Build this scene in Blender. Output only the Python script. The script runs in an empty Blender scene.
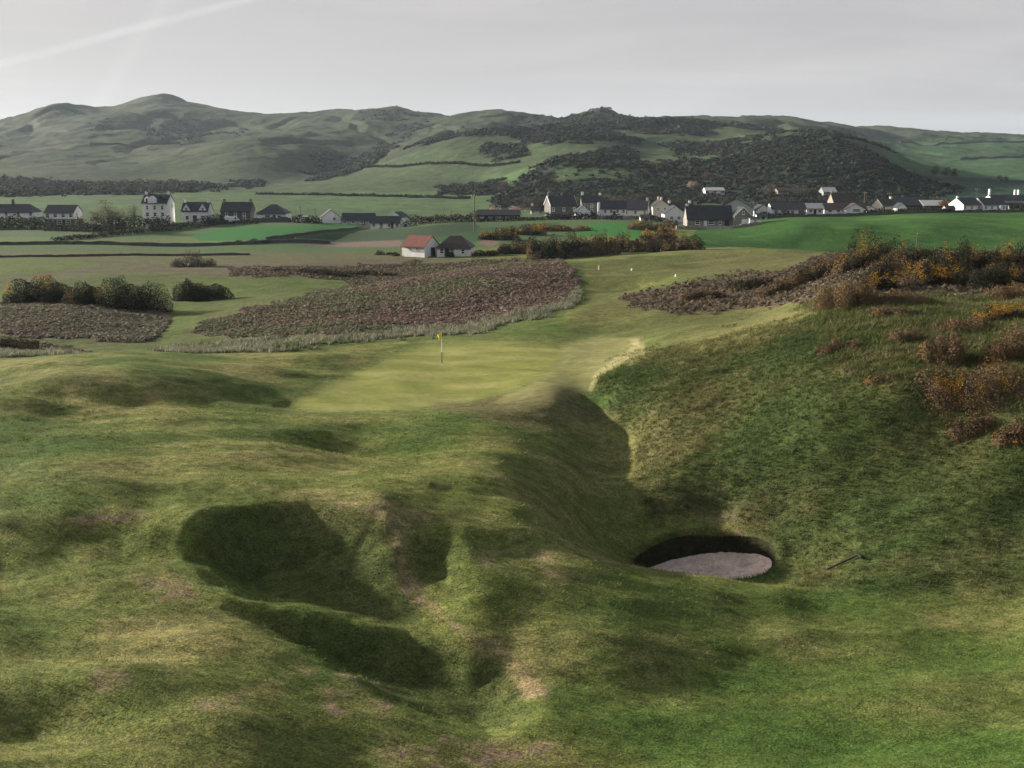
QUAL = 1.0
import bpy, bmesh, math, random, time
import numpy as np
from mathutils import Vector, Matrix, noise as mnoise

T0 = time.time()
random.seed(7)
RNG = np.random.default_rng(11)
scene = bpy.context.scene
COL = scene.collection

# ------------------------------------------------------------------ camera model
ZC, FPX, V_H = 20.7, 1100.0, 166.0          # eye height over the plain, focal length in px, eye-level row
TH = math.atan((384 - V_H) / FPX)
CT, ST = math.cos(TH), math.sin(TH)


def slope(u, v):
    """image point -> (X/Y, drop per metre of depth)"""
    xr, yr = (u - 512.0) / FPX, (384.0 - v) / FPX
    dy, dz = CT + yr * ST, -ST + yr * CT
    return xr / dy, -dz / dy


def from_z(u, v, z):
    a, s = slope(u, v)
    Y = (ZC - z) / s
    return a, Y, z


def from_y(u, v, Y):
    a, s = slope(u, v)
    return a, Y, ZC - Y * s


def project(X, Y, Z):
    dz = Z - ZC
    zc = Y * CT - dz * ST
    yc = Y * ST + dz * CT
    return 512 + FPX * X / zc, 384 - FPX * yc / zc


# ------------------------------------------------------------------ value noise
def _hash(ix, iy, seed):
    h = (ix.astype(np.int64) * 374761393 + iy.astype(np.int64) * 668265263 + seed * 974634777) & 0x7fffffff
    h = ((h ^ (h >> 13)) * 1274126177) & 0x7fffffff
    return ((h ^ (h >> 16)) & 0xffff) / 65535.0


def vnoise(x, y, seed=0):
    ix, iy = np.floor(x), np.floor(y)
    fx, fy = x - ix, y - iy
    fx = fx * fx * fx * (fx * (fx * 6 - 15) + 10)
    fy = fy * fy * fy * (fy * (fy * 6 - 15) + 10)
    a, b = _hash(ix, iy, seed), _hash(ix + 1, iy, seed)
    c, d = _hash(ix, iy + 1, seed), _hash(ix + 1, iy + 1, seed)
    return (a + (b - a) * fx) * (1 - fy) + (c + (d - c) * fx) * fy * 1.0


def fbm(x, y, seed=0, octs=3, gain=0.5):
    t, amp, tot = 0, 1.0, 0
    for o in range(octs):
        cs, sn = math.cos(0.6 * o + .3), math.sin(0.6 * o + .3)
        k = 2.03 ** o
        t = t + amp * (vnoise((x * cs - y * sn) * k + 17.3 * o, (x * sn + y * cs) * k - 9.1 * o, seed + o) - .5)
        tot += amp
        amp *= gain
    return t / tot * 2


def sstep(e0, e1, x):
    t = np.clip((x - e0) / (e1 - e0), 0, 1)
    return t * t * (3 - 2 * t)


# ------------------------------------------------------------------ control points of the land
P = []
def Z(*pts):
    for u, v, z in pts: P.append(from_z(u, v, z))
def Yc(*pts):
    for u, v, y in pts: P.append(from_y(u, v, y))
def H(*pts):
    for a, y, z in pts: P.append((a, y, z))

# foreground below the frame and along its bottom edge
H((-.9, 6, 5), (0, 6, 4.5), (.9, 6, 4.5), (-1.3, 40, 7), (1.3, 40, 6), (-1.2, 15, 6), (1.2, 15, 5), (0, 12, 5.2), (-.5, 12, 5.8), (.5, 12, 5))
Z((-150, 768, 7.4), (0, 768, 7.1), (256, 768, 6.3), (400, 768, 5.6), (512, 768, 5.15), (640, 768, 4.9), (768, 768, 5.1), (900, 768, 5.3), (1024, 768, 5.6), (1180, 768, 5.8))
Z((0, 690, 6.9), (130, 700, 6.65), (256, 690, 6.25), (330, 680, 5.95), (440, 690, 5.6), (545, 700, 5.3), (650, 690, 5.0), (800, 690, 4.7), (1024, 690, 4.9))
Z((0, 620, 6.8), (100, 615, 6.7), (200, 610, 6.6), (300, 604, 6.5), (360, 618, 6.15), (400, 628, 5.85), (510, 655, 5.35), (600, 620, 5.65), (700, 640, 5.1), (750, 630, 4.8), (900, 640, 4.5), (1024, 640, 4.7))
# edge of the upper shelf, and the dune face under it
Z((0, 521, 7.7), (60, 519, 7.75), (120, 516, 7.75), (180, 513, 7.75), (215, 510, 7.75), (260, 508, 7.75), (300, 509, 7.7), (350, 511, 7.7), (385, 516, 7.6))
Z((0, 545, 7.2), (60, 543, 7.25), (120, 540, 7.25), (170, 540, 7.25), (0, 580, 6.75), (100, 580, 6.8), (170, 575, 6.85), (220, 560, 7.05), (300, 560, 6.95), (360, 565, 6.75))
# ridge with the pale strip that stands for its sunlit slope
Z((404, 560, 6.35), (416, 600, 5.9), (440, 615, 5.8), (475, 560, 6.65), (480, 600, 6.15), (440, 525, 7.05), (462, 540, 6.9), (412, 522, 7.15))
# long crest falling to the right in front of the gully and bunker
Z((390, 477, 7.8), (430, 484, 7.7), (470, 492, 7.45), (505, 505, 7.15), (540, 527, 6.7), (570, 547, 6.3), (600, 561, 5.95), (640, 573, 5.6), (680, 581, 5.25), (720, 585, 5.0), (780, 590, 4.7), (860, 594, 4.45), (940, 597, 4.5), (1024, 597, 4.6))
Z((520, 570, 6.4), (560, 590, 6.1), (620, 590, 5.85), (670, 600, 5.45), (560, 650, 5.35), (800, 610, 4.6), (440, 500, 7.4), (480, 515, 7.1), (520, 545, 6.75))
# gully
Z((640, 556, 3.7), (610, 545, 4.0), (600, 520, 4.3), (598, 500, 4.65), (596, 470, 5.0), (600, 440, 5.35), (598, 415, 5.9), (578, 525, 4.8), (620, 500, 4.7))
Z((565, 440, 6.0), (565, 470, 5.85), (568, 500, 5.5))
# shoulder west of the gully
Z((540, 428, 6.45), (532, 450, 6.5), (530, 478, 6.5), (520, 450, 6.8), (515, 475, 6.9), (500, 420, 6.85), (470, 450, 7.1), (490, 478, 7.3), (420, 430, 7.0), (380, 450, 7.0), (350, 460, 7.3), (330, 440, 7.2), (420, 465, 7.2), (555, 400, 6.9))
# flat round the bunker
Z((720, 515, 4.6), (640, 520, 4.3), (790, 545, 4.4), (830, 560, 4.3), (780, 575, 4.2), (760, 520, 4.8))
# long bank on the right
Z((860, 560, 4.6), (960, 560, 5.0), (1024, 560, 5.2), (670, 490, 5.2), (750, 490, 5.5), (820, 500, 5.6), (900, 500, 6.0), (1024, 500, 6.5), (1150, 500, 7))
Z((622, 438, 5.35), (652, 445, 5.8), (700, 445, 6.4), (770, 440, 7.0), (850, 440, 7.6), (940, 440, 8.0), (1024, 440, 8.4), (1150, 430, 9))
Z((620, 400, 6.8), (660, 395, 7.5), (720, 390, 8.2), (770, 390, 8.8), (820, 390, 9.2), (900, 390, 9.6), (1024, 390, 10.0), (1150, 390, 10.4))
Z((606, 378, 7.2), (650, 362, 8.0), (700, 352, 8.9), (760, 345, 9.8), (820, 345, 10.5), (920, 345, 11.0), (1024, 345, 11.3), (1180, 340, 12))
Z((645, 350, 7.8), (700, 338, 8.8), (760, 326, 10.0), (815, 312, 11.2), (870, 305, 11.8), (930, 300, 12.0), (1024, 298, 12.2), (1180, 290, 12.5))
Z((900, 275, 12.6), (1024, 275, 12.8), (960, 262, 12.8), (870, 262, 12.2), (820, 285, 11.2))
Z((700, 325, 8.7), (660, 315, 8.2), (640, 330, 7.8), (760, 314, 9.0), (690, 305, 8.3), (740, 284, 9.2), (680, 285, 8.6), (800, 268, 9.8), (620, 310, 7.6))
# fairway tongue to the far tee
Z((600, 330, 7.4), (600, 300, 7.2), (595, 285, 7.2), (600, 272, 7.5), (640, 266, 7.6), (700, 262, 7.6), (620, 258, 7.3), (680, 250, 7.0), (760, 248, 6.8), (820, 252, 7.2))
H((.16, 225, 3.2), (.3, 200, 4.0), (.42, 170, 6), (.08, 230, 2.4), (.5, 150, 8), (.8, 120, 10), (.8, 60, 10.5))
# green
Z((290, 405, 6.55), (350, 410, 6.5), (420, 409, 6.5), (500, 400, 6.65), (590, 378, 7.05), (630, 345, 7.4), (440, 363, 7.0), (350, 372, 6.85), (330, 385, 6.75), (400, 385, 6.75), (500, 375, 6.95), (460, 345, 7.3), (540, 345, 7.3), (400, 348, 7.15), (520, 335, 7.4), (560, 320, 7.4))
# heathery knoll
Z((300, 338, 6.4), (400, 331, 6.2), (480, 322, 6.5), (560, 302, 7.2), (200, 328, 5.0), (250, 305, 5.3), (320, 295, 5.9), (390, 283, 6.8), (450, 272, 7.5), (510, 264, 8.0), (555, 264, 8.0), (580, 280, 7.3), (470, 300, 7.2), (350, 315, 6.2))
H((.02, 185, 2.6), (-.06, 180, 2.0), (-.13, 165, 2.0), (.06, 200, 2.6), (-.2, 165, 2.2))
# left shelf and its mounds
Z((-150, 470, 8.2), (0, 470, 7.9), (150, 470, 7.9), (300, 470, 7.85), (0, 420, 7.9), (150, 425, 7.9), (250, 420, 7.5), (310, 425, 7.3), (0, 385, 8.0), (60, 378, 8.3), (130, 372, 8.4), (190, 374, 8.0), (240, 385, 7.3), (280, 380, 7.1), (230, 365, 7.6), (300, 358, 7.3), (350, 350, 7.2), (0, 372, 7.9), (130, 400, 7.6), (60, 400, 7.7), (200, 405, 7.4))
H(*[from_z(u, v, z) for u, v, z in ((50, 352, 4.8), (130, 348, 4.8), (200, 350, 5.2), (0, 340, 4.8), (80, 325, 4.9), (0, 310, 4.6), (100, 305, 4.8), (170, 320, 4.4), (190, 305, 3.8), (250, 292, 3.0), (150, 290, 3.0), (0, 290, 3.0), (-150, 320, 4.5))])
Z((0, 268, 1.6), (100, 268, 1.6), (200, 270, 1.6), (300, 270, 1.8), (-150, 268, 1.5), (100, 252, 1.0), (300, 255, 1.0), (440, 258, 1.1), (380, 256, 1.0), (500, 255, 1.6), (0, 243, .6), (200, 243, .6), (350, 247, .7), (0, 232, 1.0), (180, 236, .9), (330, 240, .8), (560, 250, 2.0), (640, 246, 2.4), (540, 238, 2.2), (600, 236, 2.4))
# village shelf
Yc((-200, 222, 380), (0, 221, 365), (80, 222, 360), (160, 224, 355), (200, 222, 358), (260, 221, 362), (330, 223, 355), (390, 226, 345), (440, 221, 360), (500, 220, 362), (560, 220, 360), (620, 220, 355), (705, 227, 340), (740, 224, 345), (790, 215, 375), (850, 214, 380), (910, 212, 385), (970, 211, 388), (1024, 211, 390), (1200, 211, 390))
Yc((250, 230, 320), (320, 232, 312), (420, 238, 292), (430, 227, 315), (480, 226, 325), (620, 228, 320), (700, 238, 292), (700, 246, 262), (760, 245, 282), (800, 244, 286), (800, 230, 299), (860, 244, 287), (860, 228, 303), (930, 243, 289), (930, 229, 305), (1024, 244, 286), (1024, 238, 300), (1024, 226, 325), (860, 221, 345), (1000, 218, 350))
# plain between the village and the hills
Yc((-200, 205, 480), (0, 206, 480), (150, 207, 470), (300, 209, 460), (420, 210, 460), (512, 208, 470), (600, 207, 450), (700, 207, 450), (800, 207, 450), (900, 206, 455), (1024, 206, 460), (1200, 206, 460))
Yc((0, 194, 680), (100, 195, 670), (200, 195, 670), (300, 196, 660), (400, 200, 580), (470, 196, 620), (330, 190, 760), (420, 185, 780), (480, 182, 780), (250, 188, 800))
Yc((550, 196, 560), (620, 196, 545), (700, 199, 520), (800, 203, 495), (900, 202, 500), (960, 199, 530), (1024, 198, 560), (1200, 196, 600))
# hill flanks
Yc((0, 178, 950), (100, 180, 930), (200, 176, 960), (50, 160, 1150), (150, 160, 1180), (0, 145, 1400), (100, 138, 1450), (60, 120, 1750), (160, 120, 1700), (220, 125, 1650), (200, 145, 1350), (250, 150, 1230), (250, 132, 1500), (150, 175, 980), (180, 162, 1120))
Yc((300, 170, 1000), (300, 145, 1300), (350, 160, 1050), (350, 135, 1400), (400, 150, 1100), (400, 128, 1500), (380, 170, 950), (440, 140, 1150), (460, 165, 880))
Yc((500, 172, 780), (500, 150, 950), (540, 160, 800), (540, 138, 1050), (580, 165, 700), (580, 145, 880), (620, 150, 850), (620, 175, 660), (640, 135, 1000), (590, 128, 1150), (580, 184, 620), (660, 165, 730), (500, 130, 1300), (680, 180, 620), (700, 150, 850), (700, 132, 1050))
Yc((740, 185, 580), (740, 160, 680), (760, 138, 800), (800, 170, 600), (810, 150, 690), (800, 131, 800), (850, 134, 780), (850, 165, 620), (880, 175, 590), (888, 150, 710), (860, 190, 545), (920, 172, 650), (910, 190, 560), (950, 186, 610), (975, 193, 580))
H(*[from_y(u, v, y) for u, v, y in ((900, 160, 1000), (950, 178, 850), (940, 165, 1050), (920, 150, 1300), (1000, 180, 800), (1000, 165, 1000), (1024, 150, 1350), (960, 145, 1500), (900, 140, 1500), (1024, 188, 680), (1200, 150, 1400), (1200, 180, 800))])
# skyline
SKY = [(-400, 150, 2100), (-200, 138, 2000), (-80, 130, 2000), (0, 121, 1950), (30, 112, 1950), (60, 106, 1950), (90, 109, 2000), (120, 106, 2050), (145, 100, 2100), (162, 97, 2100), (182, 101, 2100), (215, 110, 2150), (250, 116, 2200), (300, 119, 2250), (340, 114, 2150), (370, 110, 2050), (400, 108, 2000), (420, 112, 1980), (436, 118, 1980), (470, 119, 1900), (495, 115, 1700), (520, 113, 1600), (550, 116, 1500), (575, 113, 1400), (600, 110, 1350), (618, 112, 1350), (634, 117, 1350), (665, 117, 1500), (720, 119, 1800), (780, 125, 2100), (860, 131, 2300), (940, 135, 2400), (1024, 139, 2500), (1200, 146, 2500), (1450, 150, 2500)]
Yc(*SKY)
for u, v, y in SKY:
    a, y, z = from_y(u, v, y)
    H((a, y * 1.25, z * .75), (a, y * 1.8, z * .35), (a, y * 2.6, 8))

P = np.array(P, float)
KA = 2.4
ctr = np.stack([P[:, 0] * KA, np.log(P[:, 1])], 1)
val = P[:, 2] / P[:, 1]


def _tps(r2):
    return r2 * np.log(np.maximum(r2, 1e-12)) * .5


n = len(ctr)
K = _tps(((ctr[:, None] - ctr[None]) ** 2).sum(-1)) + np.eye(n) * 2e-4
A = np.zeros((n + 3, n + 3)); A[:n, :n] = K; A[:n, n] = 1; A[:n, n + 1:] = ctr; A[n, :n] = 1; A[n + 1:, :n] = ctr.T
W = np.linalg.solve(A, np.concatenate([val, [0, 0, 0]]))


def rbf(a, L):
    q = np.stack([a * KA, L], 1)
    out = np.empty(len(q))
    for i in range(0, len(q), 20000):
        b = q[i:i + 20000]
        r2 = ((b[:, None] - ctr[None]) ** 2).sum(-1)
        out[i:i + 20000] = _tps(r2) @ W[:n] + W[n] + b @ W[n + 1:]
    return out


# ------------------------------------------------------------------ polar grid: rows ln(Y), columns X/Y
def make_axis(segs):
    out = [segs[0][0]]
    for lo, hi, k in segs:
        out += list(np.linspace(lo, hi, k + 1)[1:])
    return np.array(out)

Q = QUAL
AX = make_axis([(-1.3, -.56, int(90 * Q)), (-.56, .56, int(1150 * Q)), (.56, 1.3, int(90 * Q))])
LX = make_axis([(math.log(6), math.log(16), int(130 * Q)), (math.log(16), math.log(120), int(900 * Q)), (math.log(120), math.log(420), int(330 * Q)), (math.log(420), math.log(2700), int(420 * Q)), (math.log(2700), math.log(6000), int(20 * Q))])
# coarse solve, then bicubic-ish upsampling by solving on a mid grid and interpolating linearly
ca = make_axis([(-1.3, -.56, 20), (-.56, .56, 260), (.56, 1.3, 20)])
cl = np.linspace(math.log(6), math.log(6000), 420)
CA, CL = np.meshgrid(ca, cl)
CW = rbf(CA.ravel(), CL.ravel()).reshape(CA.shape)


def catmull(axis, arr, q, ax):
    """cubic interpolation of arr along one axis at positions q"""
    i = np.clip(np.searchsorted(axis, q, side='right') - 1, 0, len(axis) - 2)
    t = (q - axis[i]) / (axis[i + 1] - axis[i])
    im, ip = np.clip(i - 1, 0, None), np.clip(i + 2, None, len(axis) - 1)
    g = lambda k: np.take(arr, k, axis=ax)
    t = t[:, None] if ax == 0 else t[None]
    p0, p1, p2, p3 = g(im), g(i), g(i + 1), g(ip)
    return p1 + .5 * t * (p2 - p0 + t * (2 * p0 - 5 * p1 + 4 * p2 - p3 + t * (3 * (p1 - p2) + p3 - p0)))


WW = catmull(ca, catmull(cl, CW, LX, 0), AX, 1)
GA, GL = np.meshgrid(AX, LX)
GY = np.exp(GL); GX = GA * GY
GZ = WW * GY
print('rbf', round(time.time() - T0, 1), GZ.shape)

# ------------------------------------------------------------------ local features on the grid
def soft_bump(u, v, z, rx, ry, amp, power=1.0):
    a, Y, _ = from_z(u, v, z)
    x0, y0 = a * Y, Y
    r2 = ((GX - x0) / rx) ** 2 + ((GY - y0) / ry) ** 2
    return amp * np.exp(-r2 ** power)


def height(x, y):
    x, y = np.atleast_1d(np.asarray(x, float)), np.atleast_1d(np.asarray(y, float))
    a, L = x / y, np.log(y)
    i = np.clip(np.searchsorted(LX, L) - 1, 0, len(LX) - 2); j = np.clip(np.searchsorted(AX, a) - 1, 0, len(AX) - 2)
    s, t = np.clip((L - LX[i]) / (LX[i + 1] - LX[i]), 0, 1), np.clip((a - AX[j]) / (AX[j + 1] - AX[j]), 0, 1)
    return (GZ[i, j] * (1 - t) + GZ[i, j + 1] * t) * (1 - s) + (GZ[i + 1, j] * (1 - t) + GZ[i + 1, j + 1] * t) * s


def hz(x, y): return float(height(x, y)[0])


def spot(u, v, y0=10, y1=5500):
    """first point of the land along the line of sight through an image point"""
    a, s = slope(u, v)
    Y = np.exp(np.linspace(math.log(y0), math.log(y1), 3000))
    hit = np.nonzero(height(a * Y, Y) >= ZC - s * Y)[0]
    y = Y[hit[0]] if len(hit) else y1
    return a * y, y, hz(a * y, y)



def carve(poly, depth, width, tilt=0.0, y0=15, y1=90, wob=.15):
    """hollow with the given rim outline: the floor lies depth below, the sides are width metres across"""
    pts = np.array([spot(u, v, y0, y1)[:2] for u, v in poly])
    lo, hi = pts.min(0) - 1, pts.max(0) + 1
    sel = (GX > lo[0]) & (GX < hi[0]) & (GY > lo[1]) & (GY < hi[1])
    x, y = GX[sel], GY[sel]
    inside = np.zeros(len(x), bool); d2 = np.full(len(x), 1e9)
    for (xa, ya), (xb, yb) in zip(pts, np.roll(pts, -1, 0)):
        c = (ya > y) != (yb > y); inside ^= c & (x < (xb - xa) * (y - ya) / (yb - ya + 1e-12) + xa)
        ex, ey = xb - xa, yb - ya; t = np.clip(((x - xa) * ex + (y - ya) * ey) / (ex * ex + ey * ey + 1e-9), 0, 1)
        d2 = np.minimum(d2, (x - xa - t * ex) ** 2 + (y - ya - t * ey) ** 2)
    sd = np.sqrt(d2) * np.where(inside, 1, -1) + wob * fbm(x / 1.3, y / 1.3, 33, 2)
    k = 1 - tilt * np.clip((x - pts[:, 0].min()) / np.ptp(pts[:, 0]), 0, 1)
    GZ[sel] -= depth * k * sstep(-.35 * width, width, sd)


HOL1 = [(196, 548), (204, 524), (220, 511), (300, 508), (380, 515), (400, 545), (412, 580), (424, 612), (418, 630), (396, 628), (350, 616), (300, 604), (255, 592), (215, 575)]
HOL2 = [(235, 604), (300, 609), (350, 620), (400, 633), (462, 646), (508, 664), (525, 690), (524, 720), (490, 728), (430, 712), (370, 685), (310, 650), (265, 622)]
carve([(-420, 519), (0, 521), (60, 519), (120, 516), (180, 513), (206, 513), (198, 545), (188, 566), (100, 578), (0, 584), (-420, 584)], .2, 1.25)
GZ += soft_bump(182, 530, 7.4, 1.7, 1.2, .6)  # mound added to throw a longer shadow across the hollow
carve(HOL1, 1.9, 2.1, .82, wob=.3)
carve(HOL2, 1.4, 1.7, .55, wob=.3)
carve([(414, 556), (424, 544), (445, 542), (460, 552), (462, 572), (446, 586), (424, 584), (414, 572)], .34, 1.1)
GZ += soft_bump(404, 560, 6.35, .75, 2.0, .5) + soft_bump(446, 556, 6.6, 1.1, 1.2, .32) + soft_bump(424, 524, 7.0, 1.15, 1.5, .25) + soft_bump(520, 590, 6.1, 1.3, 1.6, .18)
# humps and dips of the mown dunes
for b in ((130, 378, 8.2, 4.5, 2.2, .38), (60, 392, 7.8, 4, 1.8, .5), (215, 378, 7.6, 3.2, 1.6, .3), (240, 398, 7.2, 3, 1.5, -.35), (330, 362, 7.0, 3.5, 1.6, .4), (20, 405, 7.8, 3, 1.3, .35), (170, 420, 7.6, 3.5, 1.2, .3), (260, 372, 7.2, 2.4, 1.0, .22), (100, 440, 7.7, 3.5, 1.0, .25), (30, 372, 8.0, 4, 1.5, .35), (350, 425, 7.0, 2.5, 1.0, .2), (280, 455, 7.4, 3, .9, .2), (200, 490, 7.8, 3, .8, .12), (60, 490, 7.8, 3, .8, .12),
          (180, 400, 7.6, 5, 1.6, -.3), (90, 415, 7.8, 4, 1.5, -.25), (300, 442, 7.3, 3.5, 1.6, -.35), (390, 446, 7.1, 3.6, 1.3, -.3), (460, 452, 7.3, 2.2, 1.4, .25),
          (60, 455, 7.9, 3, 1.2, -.18), (250, 470, 7.8, 4, 1.2, -.15), (520, 505, 7.2, 2.0, 1.0, .2), (520, 545, 6.8, 1.4, .8, -.25),
          (600, 640, 5.5, 2.2, 1.2, .25), (700, 690, 5.0, 2.6, 1.2, -.22), (800, 640, 4.7, 2.5, 1.0, .2), (930, 690, 4.8, 3, 1.4, .2), (860, 740, 5.1, 2.5, 1.2, -.2),
          (110, 690, 6.5, 2.4, 1.3, .4), (20, 725, 6.8, 2.2, 1.3, -.55), (190, 640, 6.5, 2.2, 1.0, .25), (60, 650, 6.7, 2.5, .9, -.25), (230, 735, 6.1, 2.0, 1.0, .22), (330, 740, 5.9, 1.6, .8, -.12), (130, 640, 6.4, 3, 1.2, -.12),
          (625, 474, 5.4, 1.5, 1.3, .12), (735, 400, 8.2, 5, 2, -.35), (870, 420, 8.2, 5, 2, .4), (900, 470, 6.8, 5, 2, -.3),
          (660, 300, 8.2, 6, 5, -.3), (630, 285, 7.4, 5, 5, -.9), (680, 318, 8.4, 8, 3, -.4), (590, 312, 7.4, 5, 4, .4), (720, 258, 7.4, 18, 6, .5), (700, 268, 7.5, 16, 4, -.5)):
    GZ += soft_bump(*b)
BUNK = from_z(702, 577, 2.5); BX, BY = BUNK[0] * BUNK[1], BUNK[1]
GZ -= 1.35 * np.exp(-(((GX - BX) / 4.8) ** 2 + ((GY - BY + .5) / 3.9) ** 2) ** 1.4)
near = 1 - sstep(190, 330, GY)
GREEN_PTS = None
fine = .19 * fbm(GX / 7.0 - GY / 30, GY / 4.0, 3, 3) + .06 * fbm(GX / 2.4, GY / 1.3, 21, 3)
GU, GV = project(GX, GY, GZ)


def zone(poly, feather=6, y0=0, y1=9e9, ragged=0.0, rscale=1.0):
    """soft mask 0..1 of the land inside an outline (given where it is seen from the camera)"""
    poly = np.array(poly, float)
    m = np.zeros(GU.shape)
    lo, hi = poly.min(0) - feather * 2 - ragged * 2 - 2, poly.max(0) + feather * 2 + ragged * 2 + 2
    sel = (GU > lo[0]) & (GU < hi[0]) & (GV > lo[1]) & (GV < hi[1]) & (GY > y0) & (GY < y1)
    u, v = GU[sel], GV[sel]
    if not len(u): return m
    inside = np.zeros(len(u), bool); d2 = np.full(len(u), 1e12)
    for (x1, y1_), (x2, y2_) in zip(poly, np.roll(poly, -1, 0)):
        c = (y1_ > v) != (y2_ > v)
        with np.errstate(divide='ignore', invalid='ignore'):
            inside ^= c & (u < (x2 - x1) * (v - y1_) / (y2_ - y1_ + 1e-12) + x1)
        ex, ey = x2 - x1, y2_ - y1_
        t = np.clip(((u - x1) * ex + (v - y1_) * ey) / (ex * ex + ey * ey + 1e-9), 0, 1)
        d2 = np.minimum(d2, (u - x1 - t * ex) ** 2 + (v - y1_ - t * ey) ** 2)
    sd = np.sqrt(d2) * np.where(inside, 1, -1)
    if ragged:
        k = rscale * FPX / GY[sel] / 12.0
        sd = sd + ragged * fbm(GX[sel] * .35 / rscale, GY[sel] * .35 / rscale, 77, 3) * 1.6
    m[sel] = sstep(-feather, feather, sd)
    return m


POLY_GREEN = [(286, 406), (330, 385), (380, 362), (425, 345), (500, 341), (552, 345), (572, 357), (548, 375), (510, 392), (470, 402), (400, 410), (330, 411)]
POLY_COLLAR = [(275, 408), (325, 380), (375, 356), (425, 340), (500, 336), (560, 338), (612, 336), (640, 338), (644, 350), (620, 362), (598, 374), (590, 390), (560, 400), (480, 408), (400, 415), (330, 416)]
POLY_BANK = [(594, 392), (600, 376), (640, 358), (700, 347), (815, 311), (900, 300), (1900, 270), (1900, 590), (900, 592), (800, 585), (760, 530), (700, 515), (650, 520), (632, 480), (635, 440), (612, 410)]
m_green = zone(POLY_GREEN, 2.5, 55, 100)
m_collar = zone(POLY_COLLAR, 3, 55, 110)
m_apron = zone([(490, 404), (560, 400), (592, 390), (598, 376), (622, 362), (646, 351), (641, 337), (600, 335), (560, 345), (560, 362), (530, 384), (505, 394)], 5, 55, 110)
m_lit_rim = zone([(592, 392), (600, 376), (622, 363), (646, 352), (642, 336), (628, 338), (634, 346), (612, 360), (595, 373), (588, 391)], 1.2, 55, 110)
m_bank = zone(POLY_BANK, 10, 38, 90, 8)
GZ += fine * near * (1 - .93 * m_green) * (1 - .75 * m_collar)
GZ += m_bank * near * (.05 * fbm(GX / .9, GY / .6, 41, 2) + .10 * fbm(GX / 4.2, GY / 1.5, 47, 3))
# hill relief: spurs, gullies and small crags
hillm = sstep(620, 1100, GY) * sstep(8, 45, GZ)
rid = 1 - np.abs(fbm(GX / 210 + .4 * fbm(GX / 90, GY / 90, 61, 2), GY / 330, 55, 3))
GZ += hillm * (13.0 * (rid - .9) + 3.6 * fbm(GX / 70, GY / 90, 58, 3) + 1.9 * fbm(GX / 22, GY / 26, 59, 3) - 5.0 * np.clip(1 - np.abs(fbm(GX / 130 + GY / 400, GY / 260, 66, 2)) * 7, 0, 1))


def crag(u, v, y, rx, ry, amp):
    global GZ
    a, Y, _ = from_y(u, v, y); GZ = GZ + amp * np.exp(-((GX - a * Y) / rx) ** 2 - ((GY - Y) / ry) ** 2)


for b in ((600, 114, 1330, 20, 50, 6), (575, 118, 1330, 50, 60, 1), (163, 99, 2080, 26, 120, 7), (163, 104, 2080, 70, 120, 3), (163, 110, 2050, 120, 120, 2), (66, 108, 1930, 40, 120, 4), (66, 108, 1930, 60, 120, 3), (400, 112, 1990, 45, 110, 3), (420, 118, 1950, 60, 90, -7), (505, 116, 1690, 30, 80, 5), (225, 130, 1700, 110, 130, -16),
          (250, 150, 1200, 90, 180, 12), (165, 172, 1020, 60, 120, -9), (320, 160, 1080, 45, 160, -12), (370, 145, 1250, 40, 180, -10), (460, 150, 1000, 50, 120, 9), (540, 140, 1050, 60, 80, 10), (590, 150, 880, 50, 60, 8), (560, 172, 690, 45, 40, 6),
          (650, 172, 670, 45, 50, 6), (700, 128, 1120, 70, 70, 8), (820, 140, 760, 60, 70, -4), (905, 165, 690, 30, 60, -5)):
    crag(*b)
GZ += sstep(450, 600, GY) * (1 - sstep(1000, 1400, GY)) * .5 * fbm(GX / 22, GY / 22, 63, 2)
# bunker: sand floor, steep sod wall, rolled lip
def rb_of(x, y):
    an = np.arctan2(y - BY, x - BX)
    return np.sqrt(((x - BX) / (3.1 + .12 * np.sin(3 * an + 1))) ** 2 + ((y - BY) / (2.3 + .1 * np.sin(2 * an))) ** 2)


rb = rb_of(GX, GY)
GZ += .10 * np.exp(-((rb - 1.1) / .10) ** 2)


# ------------------------------------------------------------------ what grows where
N1 = fbm(GX / 6.0, GY / 4.0, 101, 4); N2 = fbm(GX / 1.6, GY / 1.1, 102, 4); N3 = fbm(GX / 26, GY / 20, 103, 3); N4 = fbm(GX / .5, GY / .32, 104, 3)
TINT = np.empty(GZ.shape + (3,))
olive, dry, lush, soil = np.array([.128, .152, .042]), np.array([.205, .185, .075]), np.array([.058, .105, .024]), np.array([.21, .145, .115])
TINT[:] = olive


def paint(mask, col):
    global TINT
    TINT += (np.asarray(col, float) - TINT) * np.clip(mask, 0, 1)[..., None]


d_ = np.clip(.42 + .75 * N1 + .55 * N2 + .3 * N4, 0, 1)
paint(near * np.clip(d_ * 1.5 - .38, 0, 1) * .8, dry)
N5 = fbm(GX / 3.2 + GY / 7, GY / 1.2, 107, 3)
paint(near * np.clip(N5 * 2.2 - .15, 0, 1) * .55, [.080, .095, .028])
paint(near * np.clip(.1 - 1.3 * N1 + .7 * N3 + .4 * N4, 0, 1) * .85, lush)
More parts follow.
